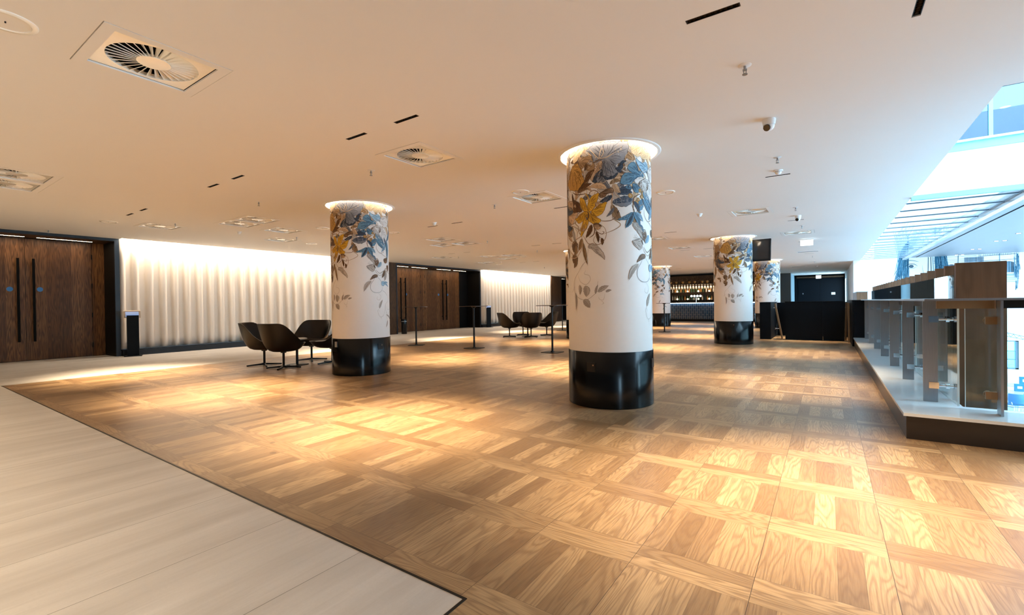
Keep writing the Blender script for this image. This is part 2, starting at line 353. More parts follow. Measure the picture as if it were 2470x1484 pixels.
# ------------------------------------------------------------------ left side: portals, doors, curtains
XF, XD = -14.3, -15.1
b = MB(); b.box(-15.4, -15.2, -7, 41, -.1, H + .6); struct(b, 'wall_left', M['walnutd'], smooth=False)
b = MB()
for a, q in ((3.85, 11.3), (18.08, 25.2)): b.box(-14.62, -14.56, a, q, 0, H + .4)
struct(b, 'wall_left', M['white'], smooth=False)
for a, q in ((11.3, 12.6), (25.2, 26.5)):
    b = MB(); b.box(-15.2, XF, a, q, 0, H - .002); struct(b, 'wall_left', M['walnutd'], smooth=False)
for a, q in ((3.87, 11.28), (18.1, 25.18)):
    b = MB(); b.box(-14.36, -14.25, a, q, 0, .125); b.box(-14.40, -14.27, a, q, .125, .15); struct(b, 'baseboard_left', M['skirt'], smooth=False)
portals = [(-3.0, 3.85, .09), (12.61, 18.08, .06), (26.5, 34, .07)]
for n, (a, q, w) in enumerate(portals):
    b = MB(); b.box(XF - .05, XF, a, a + w, 0, H - .001); b.box(XF - .05, XF, q - w, q, 0, H - .001); b.box(XF - .05, XF, a + w, q - w, 2.812, H - .001)
    o = struct(b, 'trim_%d' % (n + 3), M['navyf'], smooth=False)
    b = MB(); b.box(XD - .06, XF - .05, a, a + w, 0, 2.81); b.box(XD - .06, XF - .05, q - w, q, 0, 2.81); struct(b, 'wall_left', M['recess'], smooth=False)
    b = MB(); b.box(XD - .06, XF - .05, a, q, 2.81, H - .002); struct(b, 'ceiling', M['walnutd'], smooth=False)
def door(n, y0, y1, handle=None, sign=None, hinge=None):
    b = MB(); b.box(XD - .04, XD, y0 + .003, y1 - .003, .012, 2.80)
    o = struct(b, 'door_%d' % n, M['walnut'], smooth=False)
    if handle:
        b = MB(); b.box(XD + .065, XD + .097, handle - .021, handle + .021, .44, 2.34)
        for z in (.62, 2.16): b.box(XD + .001, XD + .07, handle - .01, handle + .01, z - .012, z + .012)
        b.build('handle', M['handle'], o, False)
    if sign:
        b = MB(); k = 24; vs = [(XD + .001 + d, sign + .052 * math.cos(2 * PI * i / k), 1.64 + .052 * math.sin(2 * PI * i / k)) for d in (0, .003) for i in range(k)]
        b.add(vs, [tuple(range(k, 2 * k)), tuple(reversed(range(k)))] + [(i, (i + 1) % k, k + (i + 1) % k, k + i) for i in range(k)]); s = b.build('sign', M['sticker'], o); s['label'] = 'round blue push sign'
    if hinge:
        for z in (.28, 1.02, 1.74, 2.46):
            b = MB(); b.tube((XD + .006, hinge, z - .06), (XD + .006, hinge, z + .06), .011, 8); b.build('hinge', M['blackm'], o)
    return o
def fixed(n, y0, y1, m):
    b = MB(); b.box(XD - .04, XD - .003, y0 + .002, y1 - .002, 0, 2.805); return struct(b, 'wall_left', m, smooth=False)
fixed(0, -2.9, 1.08, M['walnut']); door(1, 1.08, 2.365, 2.24, 2.12); door(2, 2.365, 3.515, 2.49, 2.60, 3.516); fixed(0, 3.52, 3.76, M['walnut'])
door(3, 12.68, 13.63, 13.5); door(4, 13.63, 14.72, 13.76, 13.86, 14.722); fixed(0, 14.72, 14.98, M['walnut'])
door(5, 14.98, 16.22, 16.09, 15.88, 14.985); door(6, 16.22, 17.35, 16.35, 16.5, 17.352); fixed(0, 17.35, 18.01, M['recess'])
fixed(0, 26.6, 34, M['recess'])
strips = [(1.36, 2.32, 'left'), (2.51, 3.47, 'right'), (12.79, 13.75, 'first'), (13.92, 14.88, 'second'), (15.46, 16.42, 'third'), (16.59, 17.54, 'fourth'), (26.9, 27.9, '')]
lab = ['slim white strip light over the nearest doors, cut by the left picture edge', 'slim white strip light over the nearest doors, the whole one beside the black jamb',
       'recessed strip light over the farther doors, closest to the painted column', 'recessed strip light over the farther doors, second from the painted column',
       'recessed strip light over the farther doors, third from the painted column', 'recessed strip light over the farther doors, beside the black reveal', 'tiny strip light in the dark portal seen between the far curtain and the nearest column']
for (a, q, _), lb in zip(strips, lab):
    t = thing('strip_light', lb, 'strip light', (-14.80, (a + q) / 2, 2.81), 0, 'strip lights in the door portals')
    L = (q - a) / 2
    b = MB(); b.box(-.022, -.016, -L - .006, L + .006, -.008, -.0005); b.box(.016, .022, -L - .006, L + .006, -.008, -.0005); b.box(-.016, .016, -L - .006, -L, -.008, -.0005); b.box(-.016, .016, L, L + .006, -.008, -.0005); b.build('housing', M['blackm'], t, False)
    b = MB(); b.box(-.016, .016, -L, L, -.006, -.001); b.build('diffuser', M['ledw'], t, False)
def curtain(y0, y1, label):
    mb = MB(); per = .2835; n = int((y1 - y0) / per * 14); zs = [.168, .4, 1.0, 1.8, 2.5, 3.05]
    vs = []
    for z in zs:
        for i in range(n + 1):
            y = y0 + (y1 - y0) * i / n; t = (y - 3.94) / per
            ph = 2 * PI * t + .25 * math.sin(t * 1.7)
            x = .070 * math.cos(ph) + .020 * math.cos(2 * ph + .8) + .006 * math.sin(t * 2.3 + z)
            vs.append((-14.435 + x * (1 - .12 * (z > 2.9)), y + .018 * math.sin(ph * 2 + z * .3), z))
    m = n + 1; fs = [(j * m + i, j * m + i + 1, (j + 1) * m + i + 1, (j + 1) * m + i) for j in range(len(zs) - 1) for i in range(n)]
    mb.add(vs, fs); o = mb.build('curtain', M['curtain'], None, True, 180)
    so = o.modifiers.new('cloth', 'SOLIDIFY'); so.thickness = .004
    tag(o, label, 'curtain', 'pleated ivory curtains lit from above')
    return o
curtain(3.87, 11.28, 'long ivory pleated curtain lit from above, nearer one beside the tablet stand')
curtain(18.1, 25.18, 'long ivory pleated curtain lit from above, farther one behind the second group of tub chairs')
for (a, q), lb in (((3.9, 11.25), 'hidden warm light line above the nearer ivory curtain'), ((18.12, 25.15), 'hidden warm light line above the farther ivory curtain')):
    t = thing('cove_light', lb, 'cove light', (-14.2, (a + q) / 2, H + .1)); L = (q - a) / 2
    b = MB(); b.box(.05, .09, -L, L, -.02, .03); b.build('profile', M['blackm'], t, False)
    b = MB(); b.add([(.049, -L, -.018), (.049, L, -.018), (.005, L, -.004), (.005, -L, -.004)], [(0, 3, 2, 1)]); b.build('emitter', M['ledc'], t, False)
b = MB()
for a, q in ((3.85, 11.3), (18.08, 25.2)): b.box(-14.56, -14.05, a, q, H + .3, H + .32); b.box(-14.1, -14.08, a, q, H, H + .3)
struct(b, 'ceiling', M['white'], smooth=False)

# ------------------------------------------------------------------ other walls
b = MB(); b.box(-15.4, 9, -7.2, -7, -.1, H + .5); struct(b, 'wall_near', M['grey'], smooth=False)
b = MB(); b.box(9, 9.2, -4.4, 5.42, -.1, H + .5); b.box(9, 9.2, -7.2, -6.6, -.1, H + .5); struct(b, 'wall_right', M['white'], smooth=False)  # unseen side wall, put in to hold back daylight on the near floor
b = MB()
for y in (-6.6, -4.46): b.box(9.02, 9.12, y, y + .06, 0, H)
b.box(9.02, 9.12, -6.6, -4.4, 0, .08); b.box(9.02, 9.12, -6.6, -4.4, H - .1, H); struct(b, 'added_light_opening', M['blackm'], smooth=False)  # frame of an invented opening, added to let some daylight into the near end
b = MB(); b.box(-15.4, -2.95, 30.3, 30.5, 0, H + .4); struct(b, 'wall_back', M['recess'], smooth=False)
b = MB(); b.box(-2.95, -1.93, 34.1, 38.2, 0, H); struct(b, 'wall_back', M['bluewall'], smooth=False)
b = MB(); b.box(-2.95, -1.935, 34.05, 34.1, 0, H); struct(b, 'wall_back', M['grey'], smooth=False)
b = MB(); b.box(-1.93, .95, 38.0, 38.2, 0, H); struct(b, 'wall_back', M['navy'], smooth=False)
b = MB(); b.box(-1.70, -.45, 37.96, 38.0, .01, 2.62); o = struct(b, 'door_7', M['navy'], smooth=False)
b = MB(); b.box(-1.46, -1.39, 37.94, 37.96, 1.55, 1.64); s = b.build('keypad', M['steel'], o, False)
b = MB(); b.box(-.44, .80, 37.96, 38.0, .01, 2.62); o = struct(b, 'door_8', M['navy'], smooth=False)
b = MB(); b.box(.20, .42, 37.945, 37.96, 1.50, 1.66); s = b.build('notice', M['white'], o, False); s['label'] = 'small white notice'
b = MB(); b.box(-1.78, .88, 37.5, 38.0, 2.66, 2.76); struct(b, 'trim_6', M['walnutd'], smooth=False)
b = MB(); b.box(.95, 1.19, 25.6, 35.6, -.5, H); b.box(.95, 1.19, 37.4, 41, -.5, H); b.box(.95, 1.19, 35.6, 37.4, 2.5, H); b.box(1.19, 1.7, 25.6, 25.8, -2.6, H); struct(b, 'wall_right', M['white'], smooth=False)  # gap towards the far end is added so daylight reaches the end zone
# stairwell of the building void: slab edges and lower floor
b = MB(); b.box(.952, .98, 5.42, 25.6, -2.6, -.02); b.box(.98, 9, 5.40, 5.42, -2.6, -.02); struct(b, 'wall_void', M['white'], smooth=False)
b = MB(); b.box(.98, 15, 5.42, 25.6, -2.8, -2.6); struct(b, 'floor', M['lowfloor'], smooth=False)

# far wall of the void with its window
b = MB(); X0, X1 = 1.7, 15.0; wx0, wx1, wz0, wz1 = 4.95, 6.05, -1.64, -.53
b.box(X0, wx0, 25.62, 25.8, -2.6, 5.6); b.box(wx1, X1, 25.62, 25.8, -2.6, 5.6); b.box(wx0, wx1, 25.62, 25.8, -2.6, wz0); b.box(wx0, wx1, 25.62, 25.8, wz1, 5.6)
struct(b, 'wall_far', M['white'], smooth=False)
b = MB(); f = .05
b.box(wx0, wx0 + f, 25.66, 25.72, wz0, wz1); b.box(wx1 - f * 1.6, wx1, 25.66, 25.72, wz0, wz1); b.box(wx0, wx1, 25.66, 25.72, wz0, wz0 + f); b.box(wx0, wx1, 25.66, 25.72, wz1 - f * .7, wz1)
b.box(wx0, wx1, 25.67, 25.71, -1.28, -1.25); b.box(wx0, wx1, 25.67, 25.71, -.95, -.93); b.box(5.48, 5.51, 25.67, 25.71, wz0, wz1)
w = struct(b, 'window_1', M['rib'], smooth=False)
b = MB(); b.box(wx0, wx1, 25.74, 25.75, wz0, wz1); b.build('pane', M['glassb'], w, False)
# upper bulkhead, slab band and blue glazing over the void
b = MB(); b.box(1.19, 9, 10.40, 10.52, 2.91, 3.56); struct(b, 'wall_bulkhead', M['white'], smooth=False)
b = MB(); b.box(1.19, 9, 10.38, 10.46, 2.83, 2.91); b.box(1.19, 9, 10.38, 10.55, 3.56, 3.69); struct(b, 'trim_7', M['bluetrim'], smooth=False)
b = MB(); b.box(1.19, 9, 10.33, 10.42, 3.69, 3.72); struct(b, 'trim_8', M['gloss'], smooth=False)
b = MB()
for x in (2.14, 3.5, 4.9): b.box(x, x + .05, 10.41, 10.46, 3.72, 5.6)
b.box(1.19, 9, 10.40, 10.46, 4.5, 4.53); w = struct(b, 'window_2', M['bluetrim'], smooth=False)
b = MB(); b.box(1.19, 9, 10.44, 10.45, 3.72, 5.6); b.build('pane', M['glassb'], w, False)
b = MB(); b.box(1.19, 9, 13.2, 13.3, 3.6, 5.7); b.box(1.19, 9, 10.5, 13.2, 5.6, 5.7); b.box(1.19, 9, 10.56, 13.2, 3.6, 3.66); struct(b, 'wall_upper', M['upper'], smooth=False)
t = thing('downlight', 'small lit lamp glowing behind the blue upper glazing', 'lamp', (2.5, 11.2, 4.4)); b = MB(); b.cyl(0, 0, -.02, .02, .07, 20); b.build('lens', M['bulb'], t); b = MB(); b.lathe([(.07, -.025), (.095, -.02), (.095, .03), (.0001, .03)], 20); b.tube((0, 0, .03), (0, 0, 1.2), .008, 8); b.build('housing', M['blackm'], t)

# glazed roof strip with ribs
b = MB(); b.box(1.19, 2.63, 10.55, 25.6, 2.885, 2.895)
rf = struct(b, 'ceiling', M['roofg'] if 'roofg' in M else M['glassr'], smooth=False)
b = MB()
for k in range(18):
    y = 10.98 + .874 * k
    if y < 25.6: b.box(1.19, 2.63, y - .022, y + .022, 2.862, 2.884)
b.build('rib', M['rib'], rf, False)
b = MB(); b.box(2.60, 2.615, 10.55, 25.6, 2.868, 2.884); b.build('edge_seal', M['rib'], rf, False)
b = MB(); b.box(2.63, 2.74, 10.52, 25.6, 2.80, 3.05); struct(b, 'trim_9', M['gloss'], smooth=False)
b = MB(); b.box(2.74, 3.03, 10.6, 25.6, H, H + .1); b.box(3.08, 9, 10.6, 25.6, H, H + .1); b.box(2.74, 9, 10.6, 25.6, H + .1, H + .3); struct(b, 'ceiling', M['greypanel'], smooth=False)
b = MB(); b.box(3.035, 3.075, 10.6, 25.6, H + .01, H + .05); struct(b, 'trim_10', M['void'], smooth=False)
k = 0
DLN = ['nearest', 'second nearest', 'third nearest', 'farthest']
for j, y in enumerate((16.1, 18.0, 20.0, 22.8, 25.3)):
    for i, x in enumerate((4.26, 4.44)):
        nm = ('closest row', 'second row', 'third row', 'fourth row', 'last row')[j]
        t = thing('downlight', 'small lit downlight in the grey soffit, %s, %s of its pair' % (nm, ('left', 'right')[i]), 'downlight', (x, y, H), 0, 'downlights in the grey soffit')
        b = MB(); b.lathe([(.045, -.004), (.062, -.006), (.062, -.001)], 20); b.build('trim_ring', M['blackm'], t); b = MB(); b.cyl(0, 0, -.004, -.001, .045, 20); b.build('lens', M['bulb'], t)

# ------------------------------------------------------------------ recessed linear downlights with their lamps
cell = None
def slot_proto(L, name='linear_downlight'):
    t = thing(name, 'x', 'downlight', (0, 0, H))
    b = MB(); z = .05
    b.box(-L, -L + .006, -.02, .02, 0, z); b.box(L - .006, L, -.02, .02, 0, z); b.box(-L, L, -.021, -.017, 0, z); b.box(-L, L, .017, .021, 0, z); b.box(-L, L, -.021, .021, z, z + .004)
    n = 10
    for k in range(1, n): x = -L + 2 * L * k / n; b.box(x - .003, x + .003, -.017, .017, .012, z)
    b.build('housing', M['blackm'], t, False)
    b = MB()
    for k in range(n): x = -L + 2 * L * (k + .5) / n; b.lathe([(.0135, .004), (.009, .024), (.0001, .028)], 12, x, 0)
    b.build('reflector', M['reflector'], t)
    b = MB()
    for k in range(n): x = -L + 2 * L * (k + .5) / n; b.cyl(x, 0, .018, .021, .0055, 8)
    b.build('lens', M['glint'], t)
    return t
sp = slot_proto(.150); first = True
rown = ['row behind the camera', 'nearest row', 'second row', 'third row', 'fourth row', 'fifth row', 'farthest row']
coln = ['beside the atrium edge', 'right of the pair between the large columns', 'left of the pair between the large columns', 'right of the middle pair', 'left of the middle pair', 'right of the pair over the stone edge', 'left of the pair over the stone edge']
def spot(x, y, w=SPOT_W, ang=64, rz=0, tilt=0):
    l = bpy.data.lights.new('lamp', 'SPOT'); l.energy = w; l.color = WARM; l.spot_size = math.radians(ang); l.spot_blend = 1; l.shadow_soft_size = .05
    o = bpy.data.objects.new('lamp', l); C.objects.link(o); o.location = (x, y, H - .012); o.rotation_euler = (tilt, 0, rz); return o
for x, y, v in SLOTS:
    if v: lb = 'short black linear downlight running towards the camera at top right' if x < 1 else 'black linear downlight over the void edge out of frame'
    else: lb = 'slim black downlight slot, %s, %s' % (rown[SROWS.index(y)], coln[SX.index(x)])
    if first: t = sp; t.location = (x, y, H); t['label'] = lb; t['group'] = 'linear downlights across the ceiling'; first = False
    else: t = dup(sp, (x, y, H), PI / 2 if v else 0, lb, 'linear downlights across the ceiling')
    if y < 0: spot(x, y, 420, 115)
    else: spot(x, y)
# ------------------------------------------------------------------ swirl diffusers
def diffuser(n):
    t = thing('swirl_diffuser', 'x', 'air diffuser', (0, 0, H))
    W = .36 if n == 1 else .715
    b = MB()
    cs = [0] if n == 1 else [-.355, .355]
    # flush border with square openings
    xs = [-W] + sum([[c - .292, c + .292] for c in cs], []) + [W]
    b.box(-W, W, -.36, -.292, -.002, .01); b.box(-W, W, .292, .36, -.002, .01)
    for i in range(0, len(xs), 2): b.box(xs[i], xs[i + 1], -.292, .292, -.002, .01)
    b.build('border', M['ceil'], t, False)
    b = MB(); b.box(-W - .004, W + .004, -.364, .364, .12, .13)
    b.box(-W - .004, -W, -.364, .364, .012, .12); b.box(W, W + .004, -.364, .364, .012, .12); b.box(-W, W, -.364, -.36, .012, .12); b.box(-W, W, .36, .364, .012, .12)
    b.build('plenum', M['void'], t, False)
    for c in cs:
        b = MB(); k = 48; s = .286; R = .262; vs = []
        for i in range(k):
            a = 2 * PI * i / k; q = s / max(abs(math.cos(a)), abs(math.sin(a)))
            vs += [(c + q * math.cos(a), q * math.sin(a), .010), (c + R * math.cos(a), R * math.sin(a), .010)]
        b.add(vs, [(2 * i, 2 * i + 1, (2 * i + 3) % (2 * k), (2 * i + 2) % (2 * k)) for i in range(k)])
        b.lathe([(R, .010), (R, .04)], 48, c, 0); f = b.build('face_plate', M['plaster'], t)
        b = MB(); nv = 32
        for i in range(nv):
            a = 2 * PI * i / nv; d0, d1 = .0052, .0135
            def q(r, off, z): return (c + r * math.cos(a) - off * math.sin(a), r * math.sin(a) + off * math.cos(a), z)
            b.add([q(.095, d0, .012), q(R, d1, .012), q(R, -d1, .036), q(.095, -d0, .026)], [(0, 1, 2, 3)])
            b.add([q(.095, d0, .012), q(R, d1, .012), q(R, d1 + .003, .016), q(.095, d0 + .002, .016)], [(0, 3, 2, 1)])
        b.build('vanes', M['plaster'], f, False)
        b = MB(); b.lathe([(.0001, .009), (.098, .011), (.1, .03), (.0001, .03)], 32, c, 0); h = b.build('hub', M['plaster'], f)
    return t
dl = ['nearest square swirl air diffuser, large at top left', 'square swirl air diffuser above the gap between the two large painted columns', 'square swirl air diffuser beside a round ceiling disc, cut by the nearest painted column',
      'square swirl air diffuser in front of the nearer ivory curtain, closest to the nearest doors', 'double swirl air diffuser above the black tub chairs', 'square swirl air diffuser just behind the double one above the tub chairs',
      'square swirl air diffuser closest to the curtain top, left of the second painted column', 'double swirl air diffuser cut off by the left picture edge',
      'swirl diffuser nearest in the triangle of three right of the second painted column', 'swirl diffuser of the triangle right of the second painted column, left rear', 'swirl diffuser of the triangle right of the second painted column, right rear',
      'small swirl diffuser just above the farther wooden doors', 'swirl diffuser left in the far group of three over the second curtain', 'swirl diffuser right in the far group of three over the second curtain', 'swirl diffuser rearmost in the far group of three over the second curtain', 'single swirl diffuser nearest to the farther curtain corner',
      'bluish swirl air diffuser right of the nearest column, larger one', 'bluish swirl air diffuser above the lit exit sign', 'swirl diffuser just right of the nearest column, beyond its lit rim', 'thin swirl diffuser left of the column with the television', 'farthest swirl diffuser left of the column with the television']
d1, d2 = diffuser(1), diffuser(2); used = set()
for (x, y, n), lb in zip(DIFF, dl):
    p = d1 if n == 1 else d2
    if n in used: dup(p, (x, y, H), None, lb, 'swirl diffusers in the ceiling')
    else: p.location = (x, y, H); p['label'] = lb; p['group'] = 'swirl diffusers in the ceiling'; used.add(n)

# ------------------------------------------------------------------ small ceiling fittings
sprk = [(-.49, 3.77, 'nearest ceiling sprinkler on a white disc, upper right'), (-4.78, 3.83, 'ceiling sprinkler above the second painted column, right of it'), (-7.65, 3.87, 'ceiling sprinkler in front of the double air diffuser'),
        (-4.75, 6.42, 'ceiling sprinkler left of the lit rim of the nearest column'), (-10.87, 3.83, 'ceiling sprinkler on the diffuser closest to the nearest doors'), (-13.78, 2.52, 'ceiling sprinkler directly over the nearest wooden doors'),
        (-7.60, 9.92, 'ceiling sprinkler right of the triangle of three diffusers'), (-10.87, 12.48, 'ceiling sprinkler above the farther wooden doors'), (-7.73, 12.72, 'ceiling sprinkler between the far slots, left of the nearest column'),
        (-.49, 6.41, 'ceiling sprinkler below the large white camera'), (-.48, 10.04, 'ceiling sprinkler directly above the far dome camera'), (-10.79, 6.36, 'ceiling sprinkler at the corner of the diffuser beside the second column'),
        (-10.87, 15.07, 'tiny ceiling sprinkler near the far group of three diffusers'), (-10.97, 18.7, 'tiny ceiling sprinkler over the farther curtain'), (-.48, 12.57, 'small ceiling sprinkler just below the dome camera on the right'),
        (-.48, 21.46, 'tiny ceiling sprinkler beyond the lit exit sign'), (-.48, 24.53, 'tiniest ceiling sprinkler before the dark end door')]
t = thing('sprinkler', 'x', 'sprinkler', (0, 0, H), 0, 'ceiling sprinklers')
b = MB(); b.lathe([(.0001, -.006), (.036, -.005), (.045, -.001), (.045, 0)], 24); b.build('escutcheon', M['white'], t)
b = MB(); b.cyl(0, 0, -.035, -.004, .009, 10); b.tube((.012, 0, -.03), (.006, 0, -.062), .003, 6); b.tube((-.012, 0, -.03), (-.006, 0, -.062), .003, 6); b.cyl(0, 0, -.036, -.028, .015, 10); b.cyl(0, 0, -.068, -.062, .018, 12); b.build('head', M['steel'], t)
for i, (x, y, lb) in enumerate(sprk):
    if i == 0: t.location = (x, y, H); t['label'] = lb
    else: dup(t, (x, y, H), None, lb)
disc = [(-4.02, .57, 'round flush ceiling disc cut by the top left picture corner'), (-11.64, 2.98, 'pale round ceiling disc in front of the nearest dark portal'), (-9.12, 5.98, 'round ceiling disc left of the lit rim of the second column'), (-11.62, 7.28, 'small round ceiling disc close above the nearer curtain'),
        (-3.89, 5.93, 'round ceiling disc touching the diffuser left of the nearest column'), (-2.09, 7.35, 'domed round ceiling disc right of the nearest column'), (-8.43, 7.37, 'round ceiling disc just right of the second column rim'), (-11.71, 16.06, 'tiny round ceiling disc near the farther curtain corner'), (-9.16, 14.04, 'small round ceiling disc between the far diffusers')]
t = thing('ceiling_speaker', 'x', 'ceiling speaker', (0, 0, H), 0, 'round ceiling speakers')
b = MB(); b.lathe([(.112, -.009), (.128, -.010), (.140, -.004), (.142, 0)], 40); b.lathe([(.112, -.009), (.108, -.004)], 40); b.build('rim', M['plaster'], t)
b = MB(); b.lathe([(.0001, -.005), (.109, -.004)], 40); b.build('grille', M['ceil'], t); b = MB(); b.cyl(0, 0, -.014, -.004, .004, 8); b.build('indicator', M['blackm'], t)
for i, (x, y, lb) in enumerate(disc):
    if i == 0: t.location = (x, y, H); t['label'] = lb
    else: dup(t, (x, y, H), None, lb)
t = thing('security_camera', 'white turret security camera with dark lens, nearest on the ceiling at right', 'security camera', (-.45, 5.02, H), 0, 'white ceiling cameras')
b = MB(); b.lathe([(.0001, 0), (.056, 0), (.058, -.008), (.054, -.04), (.05, -.055)], 28); b.build('mount', M['white'], t)
b = MB(); b.sphere((0, 0, -.062), .047, 12); h = b.build('head', M['white'], t)
b = MB(); d = Vector((-.35, -.75, -.55)).normalized(); c0 = Vector((0, 0, -.062)) + d * .036; b.tube(c0, c0 + d * .016, .031, 20); b.build('lens', M['lens'], t)
for x, y, lb in [(-.49, 11.05, 'white dome security camera with dark eye, above the lit exit sign'), (1.06, 28.6, 'far white dome camera beside the glazed roof, nearer of two'), (1.06, 34.5, 'far white dome camera beside the glazed roof, farther of two')]: dup(t, (x, y, H), None, lb)
t = thing('motion_sensor', 'small white dome sensor right of the nearest column rim', 'sensor', (-2.07, 9.58, H), 0, 'white dome sensors')
b = MB(); b.lathe([(.0001, 0), (.055, 0), (.055, -.012), (.045, -.018)], 24); b.build('base', M['white'], t); b = MB(); b.sphere((0, 0, -.022), .04, 10); b.build('dome', M['gloss'], t)
for x, y, lb in [(-10.99, 5.11, 'small white dome sensor below the double air diffuser'), (-.43, 28.0, 'tiny white dome sensor before the dark end door'), (-.53, 7.05, 'small flat white sensor just above a short downlight slot, right'), (-6.77, 7.02, 'small flat white sensor above paired slots between the large columns')]: dup(t, (x, y, H), None, lb)
for x, y, L, lb in [(-.57, 19.4, .34, 'flush rectangular grey ceiling fitting between exit sign and end door'), (-1.22, 27.7, .34, 'farthest flush rectangular ceiling fitting, thin line'), (-1.35, 11.3, .0, '')]:
    if not L: continue
    t = thing('ceiling_grille', lb, 'ceiling fitting', (x, y, H)); b = MB(); b.box(-L, L, -.08, .08, -.012, 0); b.build('frame', M['white'], t, False)
    b = MB()
    for k in range(-5, 6): b.box(-L + .04, L - .04, k * .012 - .003, k * .012 + .003, -.016, -.0125)
    b.build('slats', M['grey'], t, False)
def exit_sign(x, y, z0, z1, w, lb):
    t = thing('exit_sign', lb, 'exit sign', (x, y, 0)); b = MB(); b.box(-w / 2, w / 2, -.02, .02, z0, z1); b.build('light_box', M['exitw'], t, False)
    b = MB(); b.tube((0, 0, z1), (0, 0, H), .008, 8); b.box(-w / 2 - .02, w / 2 + .02, -.04, .04, z1 + .001, z1 + .012); b.build('bracket', M['white'], t, False)
exit_sign(-.48, 15.5, 2.70, 2.85, .30, 'glowing white exit sign hanging over the black low walls'); exit_sign(-.49, 36, 2.55, 2.75, .28, 'small glowing white exit sign over the dark end door')

